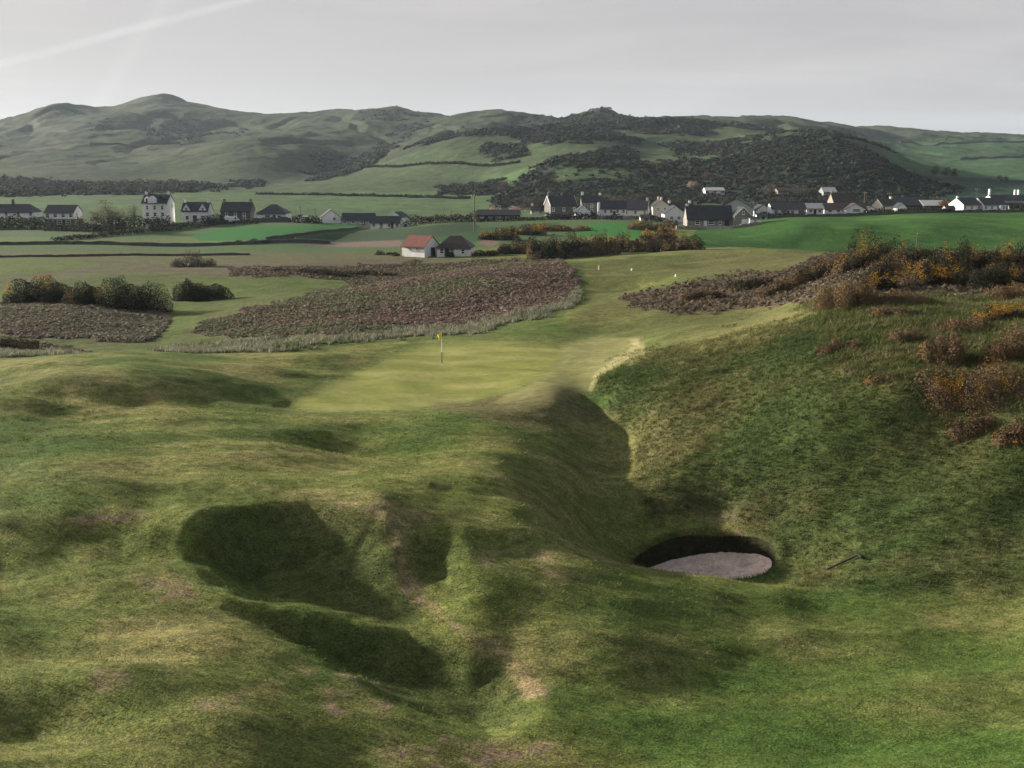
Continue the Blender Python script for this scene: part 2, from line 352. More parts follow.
# foreground: greener right half and hollows, worn and dry patches
paint(zone([(560, 600), (1100, 590), (1100, 780), (650, 780), (560, 690)], 40, 10, 60, 20) * .55 * np.clip(.7 - .8 * N1, 0, 1), lush)
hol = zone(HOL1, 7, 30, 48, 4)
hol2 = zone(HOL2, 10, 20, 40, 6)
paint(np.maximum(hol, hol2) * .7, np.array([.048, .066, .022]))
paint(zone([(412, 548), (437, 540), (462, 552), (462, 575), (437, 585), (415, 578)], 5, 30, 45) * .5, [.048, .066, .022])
wear = np.clip(.35 + 1.1 * N2 + .7 * N4, 0, 1)
lit_path = zone([(372, 508), (392, 506), (404, 545), (412, 580), (432, 600), (470, 625), (505, 648), (530, 668), (545, 690), (528, 690), (500, 665), (462, 640), (425, 612), (402, 588), (396, 550), (382, 522)], 7, 20, 48, 4)
paint(lit_path * (.5 + .5 * wear), [.24, .19, .10])  # pale tone painted for the sunlit slope of the ridge
paint(lit_path * np.clip(N4 * 1.6 - .3, 0, 1) * .9, soil)
for poly, k in (([(240, 690), (300, 668), (310, 676), (250, 706), (205, 706)], .9), ([(320, 690), (370, 690), (385, 705), (340, 712)], .8), ([(400, 735), (480, 735), (560, 745), (600, 768), (420, 768), (360, 750)], .8),
                ([(70, 518), (130, 512), (150, 520), (100, 530), (65, 530)], .9), ([(130, 575), (175, 572), (190, 590), (150, 598)], .7), ([(90, 670), (130, 660), (140, 690), (100, 695)], .7), ([(470, 545), (540, 555), (600, 580), (560, 585), (490, 565)], .5),
                ([(330, 500), (400, 500), (440, 515), (400, 525), (350, 515)], .5), ([(680, 490), (760, 485), (790, 510), (760, 540), (700, 505)], .8)):
    w_ = zone(poly, 9, 15, 70, 10, .4)
    paint(w_ * k * (.5 + .5 * wear), dry * 1.15)
    paint(w_ * k * np.clip(N4 * 1.8 + N2 * 1.2 + .35, 0, 1), soil)
# rough bank
paint(m_bank * .85, [.058, .070, .025])
paint(m_bank * np.clip(.15 + N1 + .8 * N2, 0, 1) * .75, [.115, .105, .045])
paint(m_bank * np.clip(.0 - N1 * 1.2 + .5 * N3, 0, 1) * .75, [.042, .070, .022])
paint(zone([(600, 360), (700, 325), (815, 300), (812, 316), (700, 352), (640, 362)], 8, 60, 95) * .6, [.135, .128, .055])
paint(zone([(855, 540), (1900, 420), (1900, 600), (870, 592)], 12, 35, 70, 8) * .5 * np.clip(.5 - N1, 0, 1), [.03, .075, .02])
# green, collar and fairways
m_gsoft = zone(POLY_GREEN, 9, 55, 100)
paint(m_collar * .7, [.115, .120, .046])
paint(np.clip(m_gsoft * (1 - m_gsoft) * 4, 0, 1) * .6, [.058, .110, .026])
paint(m_gsoft, [.190, .205, .055])
paint(m_apron * .9, [.215, .21, .085]); paint(m_lit_rim * .8, [.30, .28, .14])  # lighter rim line puts the sunlit edge into the colour
paint(m_gsoft * np.clip(.3 + 1.1 * fbm(GX / 5 + GY / 9, GY / 1.6, 120, 3), 0, 1) * .8, [.30, .29, .11])
paint(m_gsoft * np.clip(.5 * np.sin((GX * .8 + GY * .55) * 2.1) * 3, 0, 1) * .16, [.105, .135, .04])
paint(zone([(560, 330), (590, 300), (590, 265), (600, 256), (700, 255), (830, 248), (830, 262), (740, 275), (640, 285), (650, 310), (815, 305), (700, 335), (640, 338)], 6, 80, 230, 4) * .8, [.105, .110, .042])
paint(zone([(420, 400), (500, 398), (560, 393), (590, 398), (620, 420), (540, 425), (480, 418)], 8, 50, 75, 6) * .7, [.125, .105, .055])
paint(zone([(690, 246), (1024, 262), (1024, 270), (690, 275)], 4, 100, 260) * .3, [.13, .12, .06])
# links grass beyond the shelf
far1 = sstep(85, 105, GY) * (1 - sstep(330, 360, GY))
m_links = zone([(-700, 372), (-700, 244), (410, 244), (470, 262), (585, 262), (585, 300), (540, 320), (480, 334), (300, 345), (240, 362), (100, 366)], 3, 88, 320)
paint(m_links * .8, [.075, .095, .034])
m_fair = np.zeros(GZ.shape)
for poly in ([(-400, 257), (60, 258), (100, 263), (55, 270), (0, 276), (-400, 280)], [(-400, 292), (60, 289), (180, 280), (300, 277), (350, 281), (340, 290), (240, 296), (180, 297), (170, 300), (40, 300)],
             [(-400, 372), (0, 366), (100, 357), (160, 347), (170, 318), (186, 296), (200, 318), (180, 335), (180, 345), (330, 336), (420, 333), (500, 328), (560, 305), (580, 285), (590, 290), (560, 320), (500, 336), (420, 341), (310, 350), (240, 365), (100, 370)]):
    m_fair = np.maximum(m_fair, zone(poly, 1.6, 80, 330, .8))
# heather and bracken ground
HEATH = [([(190, 330), (210, 318), (300, 297), (345, 280), (390, 272), (450, 262), (560, 259), (582, 280), (560, 302), (500, 322), (430, 331), (330, 334), (240, 340)], .95),
         ([(0, 300), (40, 304), (100, 306), (165, 310), (172, 322), (150, 343), (90, 341), (0, 336)], .9), ([(150, 352), (200, 344), (330, 336), (310, 346), (240, 358), (170, 362)], .75),
         ([(-40, 345), (0, 340), (60, 345), (105, 356), (60, 364), (-40, 366)], .9), ([(230, 268), (400, 265), (410, 262), (450, 264), (380, 276), (345, 282), (290, 276), (230, 277)], .6),
         ([(-300, 250), (410, 251), (470, 262), (400, 268), (230, 276), (120, 272), (60, 280), (-300, 286), (-300, 280), (0, 277), (60, 270), (105, 262), (60, 257), (-300, 256)], .38)]
m_heath = np.zeros(GZ.shape)
for poly, k in HEATH:
    m_heath = np.maximum(m_heath, zone(poly, 2.5, 85, 330, 2.5) * k)
HEATH2 = [([(620, 300), (650, 290), (720, 278), (790, 270), (830, 255), (1100, 240), (1100, 310), (1000, 300), (900, 300), (830, 297), (750, 310), (690, 312), (640, 310)], .95)]
m_heath2 = zone(HEATH2[0][0], 3, 60, 240, 3)
paint(m_heath, [.150, .118, .092]); paint(m_heath2, [.085, .066, .048])
paint(m_heath * np.clip(N1 * 1.3, 0, 1), [.080, .080, .042])
paint(zone([(120, 270), (230, 262), (400, 259), (470, 262), (400, 268), (300, 272), (230, 276)], 1.5, 150, 330) * .8, [.110, .088, .064])
for vv in (263, 268.5, 273):
    paint(zone([(150, vv - .7), (420, vv - 1.2), (420, vv + .2), (150, vv + .9)], .8, 150, 330, .6) * .6, [.12, .13, .06])
paint(m_fair, [.095, .125, .038])
# plain, pastures and crofts
far2 = sstep(255, 300, GY) * (1 - sstep(560, 640, GY))
m_plain = np.maximum(zone([(-900, 252), (410, 252), (500, 247), (560, 240), (690, 226), (690, 205), (-900, 190)], 1.2, 240, 620), 0)
paint(m_plain, [.075, .115, .050])
M_PAST = zone([(682, 253), (690, 238), (700, 226), (760, 217), (860, 213), (1500, 205), (1500, 262), (1024, 256), (850, 254)], 1.0, 215, 420)
paint(M_PAST, [.034, .088, .020]); paint(M_PAST * np.clip(.2 + N3 + N1 * .7, 0, 1) * .8, [.068, .150, .030])
for poly, col, y0, y1 in (([(-900, 236), (180, 237), (330, 239), (330, 243), (-900, 246)], [.10, .14, .055], 240, 420), ([(-900, 224), (100, 231), (130, 236), (-900, 238)], [.080, .120, .060], 250, 420),
                          ([(190, 236), (230, 227), (360, 224), (372, 226), (280, 240), (200, 241)], [.034, .130, .035], 250, 420), ([(300, 241), (400, 240), (404, 247), (340, 247), (300, 244)], [.165, .120, .105], 250, 420),
                          ([(475, 242), (490, 238), (500, 242), (490, 247)], [.165, .120, .105], 250, 400), ([(270, 240), (390, 229), (470, 222), (480, 226), (475, 238), (400, 240), (330, 243)], [.040, .068, .036], 250, 420),
                          ([(575, 236), (590, 223), (625, 222), (650, 234), (640, 240), (600, 235)], [.040, .145, .035], 240, 380), ([(420, 242), (480, 228), (560, 222), (560, 226), (470, 243)], [.04, .09, .035], 250, 400)):
    paint(zone(poly, 1.0, y0, y1), col)
# fields at the foot of the hills
b1 = sstep(395, 450, GY)
paint(b1, [.066, .108, .046])
paint(sstep(690, 800, GY), [.048, .068, .034])
hm = sstep(850, 1100, GY)
paint(hm * .8, [.046, .060, .034])
paint(hm * np.clip(.1 + 1.2 * fbm(GX / 160, GY / 120, 131, 4), 0, 1) * .7, [.062, .064, .042])
paint(sstep(650, 900, GY) * np.clip(-.25 + 1.3 * fbm(GX / 90, GY / 60, 133, 4), 0, 1) * .7, [.060, .072, .045])
paint(zone([(880, 136), (1500, 140), (1500, 200), (960, 195), (900, 170)], 3, 560, 3000), [.045, .090, .040])
paint(zone([(930, 178), (1500, 182), (1500, 196), (960, 200), (900, 205)], 3, 480, 900), [.028, .062, .038])  # darker green painted for the shadow thrown by the dark hill
paint(hillm * np.clip(1 - np.abs(fbm(GX / 55, GY / 30, 134, 3)) * 5, 0, 1) * .45, [.036, .042, .030])
paint(hillm * np.clip(1 - np.abs(fbm(GX / 130 + GY / 400, GY / 260, 66, 2)) * 6, 0, 1) * .4, [.040, .046, .032])
for poly in ([(500, 150), (560, 146), (640, 152), (640, 160), (560, 166), (500, 166)], [(560, 178), (640, 178), (640, 183), (560, 184)], [(600, 132), (680, 134), (770, 124), (790, 128), (720, 140), (650, 142)], [(650, 152), (740, 152), (740, 160), (660, 166)], [(330, 165), (430, 158), (500, 160), (500, 180), (430, 184), (300, 190), (230, 190)]):
    paint(zone(poly, 2, 500, 1600, 1.5, 10) * .7, [.060, .088, .042])
GORSE = [([(135, 122), (160, 117), (190, 115), (215, 122), (250, 126), (230, 132), (190, 140), (160, 138), (140, 130)], .8), ([(20, 115), (40, 106), (70, 104), (85, 108), (60, 116), (35, 120)], .35), ([(85, 124), (105, 120), (115, 125), (95, 129)], .7), ([(135, 113), (170, 110), (205, 113), (170, 116)], .45),
         ([(312, 171), (330, 152), (362, 146), (395, 126), (430, 119), (432, 124), (400, 138), (375, 156), (345, 168), (322, 173)], .85), ([(360, 112), (400, 107), (425, 114), (400, 120), (366, 120)], .7), ([(300, 160), (320, 150), (340, 146), (330, 158)], .5),
         ([(405, 148), (440, 137), (490, 134), (520, 130), (520, 142), (480, 150), (430, 152)], .75), ([(450, 130), (500, 122), (520, 125), (500, 133), (460, 133)], .75), ([(480, 156), (520, 150), (530, 156), (500, 162)], .6),
         ([(505, 115), (560, 114), (600, 109), (632, 116), (640, 128), (600, 131), (560, 128), (520, 122)], .9), ([(500, 135), (540, 128), (590, 131), (640, 141), (640, 150), (560, 150), (500, 145)], .85),
         ([(632, 123), (690, 120), (722, 124), (715, 132), (650, 135), (632, 130)], .8), ([(640, 119), (700, 118), (780, 126), (860, 132), (780, 130), (700, 122)], .5), ([(660, 148), (700, 140), (740, 140), (740, 150), (680, 158)], .8), ([(590, 155), (620, 150), (640, 156), (610, 160)], .7),
         ([(-300, 183), (0, 181), (30, 180), (60, 182), (100, 183), (130, 182), (190, 184), (225, 188), (180, 192), (60, 194), (0, 196), (-300, 198)], .95), ([(432, 186), (470, 183), (505, 183), (508, 194), (470, 193), (440, 192)], .9), ([(230, 186), (250, 178), (262, 178), (250, 186)], .6),
         ([(480, 214), (500, 194), (530, 178), (560, 166), (600, 163), (640, 172), (690, 178), (690, 206), (560, 211)], .85), ([(655, 206), (660, 172), (690, 168), (720, 160), (725, 145), (760, 136), (800, 132), (848, 131), (885, 150), (915, 172), (965, 188), (905, 202), (820, 206), (740, 204)], .95),
         ([(552, 172), (600, 160), (640, 172), (610, 180)], .6)]
m_gorse = np.zeros(GZ.shape)
for poly, k in GORSE:
    m_gorse = np.maximum(m_gorse, zone(poly, 2.5, 440, 2600, 3.5, 14) * k)
for poly in ([(556, 177), (620, 178), (640, 182), (600, 184), (556, 183)], [(640, 158), (700, 152), (730, 153), (690, 166), (640, 168)], [(690, 203), (760, 201), (800, 204), (700, 207)]):
    m_gorse *= 1 - .85 * zone(poly, 2, 440, 1400, 2, 10)
paint(np.clip(m_gorse * 1.25, 0, 1) * np.clip(1.0 + .4 * fbm(GX / 14, GY / 14, 140, 2), 0, 1), [.024, .030, .021])
TINT *= (1 + .16 * N2 * near + .24 * N4 * near * (1 - .7 * m_green))[..., None]
TINT = np.clip(TINT, .004, .9)
print('zones', round(time.time() - T0, 1))


# ------------------------------------------------------------------ materials
def new_mat(name):
    m = bpy.data.materials.new(name); m.use_nodes = True
    nt = m.node_tree; b = nt.nodes['Principled BSDF']
    b.inputs['Roughness'].default_value = .9
    b.inputs['Specular IOR Level'].default_value = .2
    return m, nt, b


def nd(nt, t, **kw):
    n_ = nt.nodes.new(t)
    for k, v in kw.items(): setattr(n_, k, v)
    return n_


def mixc(nt, mode, fac, a, b):
    n_ = nd(nt, 'ShaderNodeMix', data_type='RGBA', blend_type=mode)
    for s_, v_ in ((0, fac), (6, a), (7, b)):
        if hasattr(v_, 'links'): nt.links.new(v_, n_.inputs[s_])
        elif isinstance(v_, (int, float)): n_.inputs[s_].default_value = v_
        else: n_.inputs[s_].default_value = (*v_, 1)
    return n_.outputs[2]


def ramp(nt, src, p0, c0, p1, c1):
    r = nd(nt, 'ShaderNodeMapRange'); r.inputs[1].default_value = p0; r.inputs[2].default_value = p1; r.inputs[3].default_value = c0; r.inputs[4].default_value = c1
    nt.links.new(src, r.inputs[0]); return r.outputs[0]


def tex_noise(nt, scale, detail=4, rough=.6, stretch=None, dist=0):
    co = nd(nt, 'ShaderNodeTexCoord').outputs['Object']
    if stretch:
        mp = nd(nt, 'ShaderNodeMapping'); mp.inputs['Scale'].default_value = stretch; nt.links.new(co, mp.inputs[0]); co = mp.outputs[0]
    t_ = nd(nt, 'ShaderNodeTexNoise'); t_.inputs['Scale'].default_value = scale; t_.inputs['Detail'].default_value = detail; t_.inputs['Roughness'].default_value = rough; t_.inputs['Distortion'].default_value = dist
    nt.links.new(co, t_.inputs['Vector']); return t_.outputs['Fac']


def ground_mat(name, s_fine, s_mid, amp, bump, bdist, stretch=(1, 1, 1)):
    m, nt, b = new_mat(name)
    at = nd(nt, 'ShaderNodeAttribute', attribute_name='tint').outputs['Color']
    f1, f2 = tex_noise(nt, s_fine, 3, .7, stretch), tex_noise(nt, s_mid, 4, .65, stretch, .4)
    c = mixc(nt, 'MULTIPLY', 1.0, at, mixc(nt, 'MIX', ramp(nt, f1, .37, 0, .63, 1), (1 - amp, 1 - amp, 1 - amp * .8), (1 + amp, 1 + amp * .92, 1 + amp * .7)))
    c = mixc(nt, 'MULTIPLY', 1.0, c, mixc(nt, 'MIX', ramp(nt, f2, .36, 0, .64, 1), (1 - amp * .7, 1 - amp * .6, 1 - amp * .6), (1 + amp * .6, 1 + amp * .5, 1 + amp * .4)))
    nt.links.new(c, b.inputs['Base Color'])
    b.inputs['Specular IOR Level'].default_value = .05
    b.inputs['Sheen Weight'].default_value = .0
    if bump:
        bp = nd(nt, 'ShaderNodeBump'); bp.inputs['Strength'].default_value = bump; bp.inputs['Distance'].default_value = bdist
        ad = nd(nt, 'ShaderNodeMath', operation='ADD'); nt.links.new(f1, ad.inputs[0]); nt.links.new(f2, ad.inputs[1])
        nt.links.new(ad.outputs[0], bp.inputs['Height']); nt.links.new(bp.outputs[0], b.inputs['Normal'])
    return m


M_TURF = ground_mat('links_turf', 12, 2.4, .44, .55, .10, (1, 1.3, 1))
M_GREEN = ground_mat('putting_turf', 18, 2.0, .16, .2, .02)
M_FIELD = ground_mat('pasture_grass', 1.6, .25, .28, .5, .25)
M_HILL = ground_mat('hill_grass', .12, .025, .25, .6, 2.0)
M_SAND = ground_mat('bunker_sand', 9, 1.5, .14, .6, .06)


# ------------------------------------------------------------------ ground meshes
def np_mesh(name, verts, faces, mat=None, parent=None, tint=None, smooth=True):
    verts = np.asarray(verts, np.float32); faces = np.asarray(faces, np.int32)
    me = bpy.data.meshes.new(name); k = faces.shape[1]
    me.vertices.add(len(verts)); me.vertices.foreach_set('co', verts.ravel())
    me.loops.add(faces.size); me.loops.foreach_set('vertex_index', faces.ravel())
    me.polygons.add(len(faces)); me.polygons.foreach_set('loop_start', np.arange(0, faces.size, k, dtype=np.int32))
    me.update(calc_edges=True)
    me.polygons.foreach_set('use_smooth', np.full(len(faces), smooth))
    if tint is not None:
        at = me.attributes.new('tint', 'FLOAT_COLOR', 'POINT')
        at.data.foreach_set('color', np.concatenate([tint, np.ones((len(tint), 1))], 1).astype(np.float32).ravel())
    if mat: me.materials.append(mat)
    o = bpy.data.objects.new(name, me); COL.objects.link(o)
    if parent: o.parent = parent
    return o


nr, nc = GZ.shape
IDX = np.arange(nr * nc).reshape(nr, nc)
QD = np.stack([IDX[:-1, :-1], IDX[:-1, 1:], IDX[1:, 1:], IDX[1:, :-1]], -1).reshape(-1, 4)
FLAT = np.stack([GX, GY, GZ], -1).reshape(-1, 3); TFL = TINT.reshape(-1, 3)
c0 = QD[:, 0]
lab = np.zeros(len(QD), int)
lab[GY.ravel()[c0] > 440] = 1
lab[(M_PAST.ravel()[QD].min(1) > .5)] = 2
lab[(np.maximum(m_green, m_apron).ravel()[QD].min(1) > .5)] = 3
lab[(rb.ravel()[QD].max(1) < 1.12)] = 9
GROUND = {}
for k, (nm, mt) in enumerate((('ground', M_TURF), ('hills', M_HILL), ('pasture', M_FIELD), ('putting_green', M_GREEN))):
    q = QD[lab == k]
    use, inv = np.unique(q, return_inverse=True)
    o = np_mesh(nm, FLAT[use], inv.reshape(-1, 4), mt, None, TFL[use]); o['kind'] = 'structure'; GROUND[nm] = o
# bunker: rolled turf lip, steep face of stacked sods, raked sand
NA = 220; ang = np.linspace(0, 2 * math.pi, NA, endpoint=False)
def ell(r, jit=0):
    rr = r * (1 + jit); return BX + np.cos(ang) * rr * (3.1 + .12 * np.sin(3 * ang + 1)), BY + np.sin(ang) * rr * (2.3 + .1 * np.sin(2 * ang))
def rings(lst):
    v, c = [], []
    for x_, y_, z_, t_ in lst: v.append(np.stack([x_, y_, z_], 1)); c.append(np.broadcast_to(np.asarray(t_, float), (NA, 3)))
    k = len(lst); f = [(i * NA + j, i * NA + (j + 1) % NA, (i + 1) * NA + (j + 1) % NA, (i + 1) * NA + j) for i in range(k - 1) for j in range(NA)]
    return np.concatenate(v), np.array(f), np.concatenate(c)
def sand_z(x, y):
    q_ = np.clip(rb_of(x, y), 0, 1.1); return 2.34 + .42 * q_ ** 3 * (1 + 1.1 * (x - BX) / 2.9) + .05 * (x - BX) / 2.9 + .035 * fbm(x / .5, y / .35, 71, 2) + .03 * fbm(x / .2, y / .2, 72, 2)
lst = []
for r_, dz_ in ((1.26, -.05), (1.17, .0), (1.10, .015), (1.06, .01), (1.035, -.03)):
    x_, y_ = ell(r_); g_ = TINT[np.clip(np.searchsorted(LX, np.log(y_)), 0, len(LX) - 1), np.clip(np.searchsorted(AX, x_ / y_), 0, len(AX) - 1)]
    lst.append((x_, y_, height(x_, y_) + dz_, g_ * (1 if r_ > 1.1 else .9)))
xt, yt, zt = lst[-1][:3]; NS = 26
for k in range(1, NS + 1):
    f_ = k / NS; step = (.012 if k % 2 else 0)
    x_, y_ = ell(1.035 - .065 * f_ - step, .010 * fbm(ang * 9, ang * 0 + k * .8, 91, 3)); zb = sand_z(x_, y_) - .12
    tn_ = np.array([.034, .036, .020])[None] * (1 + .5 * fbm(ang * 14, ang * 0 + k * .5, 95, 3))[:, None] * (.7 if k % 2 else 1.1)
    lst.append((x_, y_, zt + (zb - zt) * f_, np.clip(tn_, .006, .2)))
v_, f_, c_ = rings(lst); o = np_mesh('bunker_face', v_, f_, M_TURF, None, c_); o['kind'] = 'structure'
lst = []
for r_ in np.linspace(1.01, .01, 110):
    x_, y_ = ell(r_); zz = sand_z(x_, y_)
    lst.append((x_, y_, zz, np.array([.68, .53, .45])[None] * (1 + .25 * fbm(x_ / .4, y_ / .4, 75, 3) + .35 * np.minimum(0, fbm(x_ / .16, y_ / .16, 76, 2)))[:, None]))
v_, f_, c_ = rings(lst); o = np_mesh('sand', v_, f_, M_SAND, None, c_); o['kind'] = 'structure'
print('ground', round(time.time() - T0, 1))


# ------------------------------------------------------------------ things: helpers
def tag(o, label=None, cat=None, group=None, kind=None):
    if label: o['label'] = label
    if cat: o['category'] = cat
    if group: o['group'] = group
    if kind: o['kind'] = kind
    return o


def empty(name, loc, rz=0, label=None, cat=None, group=None):
    o = bpy.data.objects.new(name, None); COL.objects.link(o)
    o.location = loc; o.rotation_euler = (0, 0, rz); o.empty_display_size = .5
    return tag(o, label, cat, group)


class MB:
    def __init__(s): s.v, s.f = [], []

    def poly(s, pts, faces):
        k = len(s.v); s.v += [tuple(p) for p in pts]; s.f += [tuple(i + k for i in f) for f in faces]; return s

    def box(s, x0, x1, y0, y1, z0, z1):
        return s.poly([(x0, y0, z0), (x1, y0, z0), (x1, y1, z0), (x0, y1, z0), (x0, y0, z1), (x1, y0, z1), (x1, y1, z1), (x0, y1, z1)],
                      [(0, 3, 2, 1), (4, 5, 6, 7), (0, 1, 5, 4), (1, 2, 6, 5), (2, 3, 7, 6), (3, 0, 4, 7)])

    def bar(s, p, q, r0, r1=None, n=6):
        p, q = Vector(p), Vector(q); r1 = r0 if r1 is None else r1
        d = (q - p).normalized(); a = d.orthogonal().normalized(); b = d.cross(a)
        ring = lambda c, r: [c + (a * math.cos(t) + b * math.sin(t)) * r for t in [2 * math.pi * i / n for i in range(n)]]
        return s.poly(ring(p, r0) + ring(q, r1), [(i, (i + 1) % n, n + (i + 1) % n, n + i) for i in range(n)] + [tuple(range(n))[::-1], tuple(range(n, 2 * n))])

    def build(s, name, mat, parent=None, smooth=False):
        me = bpy.data.meshes.new(name); me.from_pydata(s.v, [], s.f); me.materials.append(mat)
        if smooth: me.polygons.foreach_set('use_smooth', [True] * len(me.polygons))
        o = bpy.data.objects.new(name, me); COL.objects.link(o)
        if parent: o.parent = parent
        return o


def wall_mat(name, col, var=.12, scale=1.2, rough=.85):
    m, nt, b = new_mat(name)
    f1 = tex_noise(nt, scale, 5, .65, (1, 1, .45)); f2 = tex_noise(nt, scale * 6, 3, .6)
    c = mixc(nt, 'MULTIPLY', 1.0, mixc(nt, 'MIX', ramp(nt, f1, .35, 0, .7, 1), tuple(x * (1 - var) for x in col), tuple(min(.9, x * (1 + var * .6)) for x in col)),
             mixc(nt, 'MIX', ramp(nt, f2, .3, 0, .7, 1), (1 - var * .5,) * 3, (1 + var * .3,) * 3))
    nt.links.new(c, b.inputs['Base Color']); b.inputs['Roughness'].default_value = rough
    return m


def course_mat(name, col, col2, sx, sz, var=.25, rough=.6):
    """rows of slates, tiles or rubble"""
    m, nt, b = new_mat(name)
    co = nd(nt, 'ShaderNodeTexCoord').outputs['Object']
    mp = nd(nt, 'ShaderNodeMapping'); mp.inputs['Scale'].default_value = (1, .0, 1); nt.links.new(co, mp.inputs[0])
    rot = nd(nt, 'ShaderNodeMapping'); rot.inputs['Rotation'].default_value = (math.radians(90), 0, 0); nt.links.new(mp.outputs[0], rot.inputs[0])
    br = nd(nt, 'ShaderNodeTexBrick'); br.inputs['Scale'].default_value = 1; br.inputs['Brick Width'].default_value = sx; br.inputs['Row Height'].default_value = sz; br.inputs['Mortar Size'].default_value = .012
    br.inputs['Color1'].default_value = (*col, 1); br.inputs['Color2'].default_value = (*col2, 1); br.inputs['Mortar'].default_value = (*[x * .6 for x in col], 1)
    nt.links.new(rot.outputs[0], br.inputs['Vector'])
    f1 = tex_noise(nt, .9, 5, .65)
    c = mixc(nt, 'MULTIPLY', 1.0, br.outputs['Color'], mixc(nt, 'MIX', ramp(nt, f1, .3, 0, .7, 1), (1 - var,) * 3, (1 + var,) * 3))
    nt.links.new(c, b.inputs['Base Color']); b.inputs['Roughness'].default_value = rough
    return m


M = dict(white=wall_mat('white_harling', (.83, .825, .815), .14), cream=wall_mat('cream_render', (.66, .60, .50)), grey=wall_mat('grey_render', (.36, .36, .37)),
         stone=course_mat('grey_rubble', (.26, .24, .22), (.20, .185, .17), .5, .25), dark=course_mat('dark_whinstone', (.085, .083, .085), (.12, .115, .11), .5, .25),
         pink=wall_mat('pink_sandstone', (.25, .20, .175)), timber=wall_mat('dark_timber', (.045, .042, .04)),
         slate=course_mat('blue_grey_slate', (.030, .034, .040), (.042, .045, .052), .4, .22, .2), red=course_mat('red_pantile', (.155, .055, .042), (.13, .048, .038), .3, .3, .18, .75),
         brown=course_mat('brown_tile', (.050, .040, .036), (.062, .047, .042), .4, .25), rust=course_mat('red_brown_tile', (.060, .042, .038), (.052, .038, .035), .4, .25), sheet=wall_mat('pale_roof_sheet', (.40, .40, .41), .15),
         frame=wall_mat('white_paint', (.78, .78, .77), .04), door=wall_mat('dark_door_paint', (.03, .035, .035), .1), pale=wall_mat('pale_door_paint', (.72, .72, .72), .05), pot=wall_mat('clay_pot', (.38, .22, .15)),
         wood=wall_mat('weathered_wood', (.16, .13, .105)), gold=wall_mat('yellow_cloth', (.80, .62, .05), .06), black=wall_mat('black_paint', (.02, .02, .022)), tyre=wall_mat('tyre_rubber', (.02, .02, .02)))
_m, _nt, _b = new_mat('window_glass'); _b.inputs['Base Color'].default_value = (.018, .022, .026, 1); _b.inputs['Roughness'].default_value = .08; _b.inputs['Specular IOR Level'].default_value = .6; M['glass'] = _m


def window(parent, face, L, D, x, z, w, h, sill=True):
    """one window: a frame standing a little proud of the wall, glass within it, a sill under it"""
    f = MB(); t = min(.10, w * .14)
    for bx in ((-w / 2, -w / 2 + t, 0, h), (w / 2 - t, w / 2, 0, h), (-w / 2 + t, w / 2 - t, 0, t), (-w / 2 + t, w / 2 - t, h - t, h), (-w / 2 + t, w / 2 - t, h / 2 - t / 2, h / 2 + t / 2)):
        f.box(bx[0], bx[1], -.07, .0, bx[2], bx[3])
    if sill: f.box(-w / 2 - .08, w / 2 + .08, -.16, .0, -.12, -.002)
    o = f.build('window', M['frame'], parent)
    MB().box(-w / 2 + t, w / 2 - t, -.03, -.004, t, h - t).build('pane', M['glass'], o)
    place(o, face, L, D, x, z); return o


def place(o, face, L, D, x, z):
    if face == 'front': o.location = (x, -D / 2 - .003, z)
    elif face == 'right': o.location = (L / 2 + .003, x, z); o.rotation_euler = (0, 0, math.pi / 2)
    elif face == 'left': o.location = (-L / 2 - .003, x, z); o.rotation_euler = (0, 0, -math.pi / 2)
    else: o.location = (x, D / 2 + .003, z); o.rotation_euler = (0, 0, math.pi)


def roof_mb(L, D, wh, rh, ov=.3, hip=0.0, th=.14):
    """pitched roof as a closed slab; hip > 0 pulls the ridge ends in"""
    x, y, r = L / 2 + (ov * .6), D / 2 + ov, L / 2 + ov * .6 - hip
    e = wh - ov * rh / (D / 2)
    lo = [(-x, -y, e), (x, -y, e), (x, y, e), (-x, y, e), (-r, 0, wh + rh), (r, 0, wh + rh)]
    v = lo + [(a, b, c + th) for a, b, c in lo]
    mb = MB(); mb.poly(v, [(6, 7, 11, 10), (8, 9, 10, 11), (7, 8, 11), (9, 6, 10), (0, 4, 5, 1), (2, 5, 4, 3), (1, 5, 2), (3, 4, 0)] if hip else
                       [(6, 7, 11, 10), (8, 9, 10, 11), (0, 4, 5, 1), (2, 5, 4, 3), (1, 5, 11, 7), (5, 2, 8, 11), (4, 0, 6, 10), (3, 4, 10, 9)])
    mb.poly(v, [(0, 1, 7, 6), (2, 3, 9, 8)] + ([(1, 2, 8, 7), (3, 0, 6, 9)] if hip else []))
    return mb


def walls_mb(L, D, wh, rh, gable=True, base=2.0):
    x, y = L / 2, D / 2
    v = [(-x, -y, -base), (x, -y, -base), (x, y, -base), (-x, y, -base), (-x, -y, wh), (x, -y, wh), (x, y, wh), (-x, y, wh), (-x, 0, wh + rh), (x, 0, wh + rh)]
    mb = MB()
    if gable: mb.poly(v, [(0, 1, 5, 4), (2, 3, 7, 6), (1, 2, 6, 9, 5), (3, 0, 4, 8, 7)])
    else: mb.poly(v[:8], [(0, 1, 5, 4), (1, 2, 6, 5), (2, 3, 7, 6), (3, 0, 4, 7), (4, 5, 6, 7)])
    return mb


def chimney(roof, x, y, z0, z1, w=.75, d=.6, mat='stone', pots=2):
    o = MB().box(-w / 2, w / 2, -d / 2, d / 2, z0, z1).box(-w / 2 - .06, w / 2 + .06, -d / 2 - .06, d / 2 + .06, z1 + .001, z1 + .14).build('chimney', M[mat], roof)
    pm = MB()
    for k in range(pots): pm.bar((-.18 + .36 * k if pots > 1 else 0, 0, z1 + .14), (-.18 + .36 * k if pots > 1 else 0, 0, z1 + .5), .11, .09, 7)
    pm.build('chimney_pot', M['pot'], o); o.location = (x, y, 0); return o


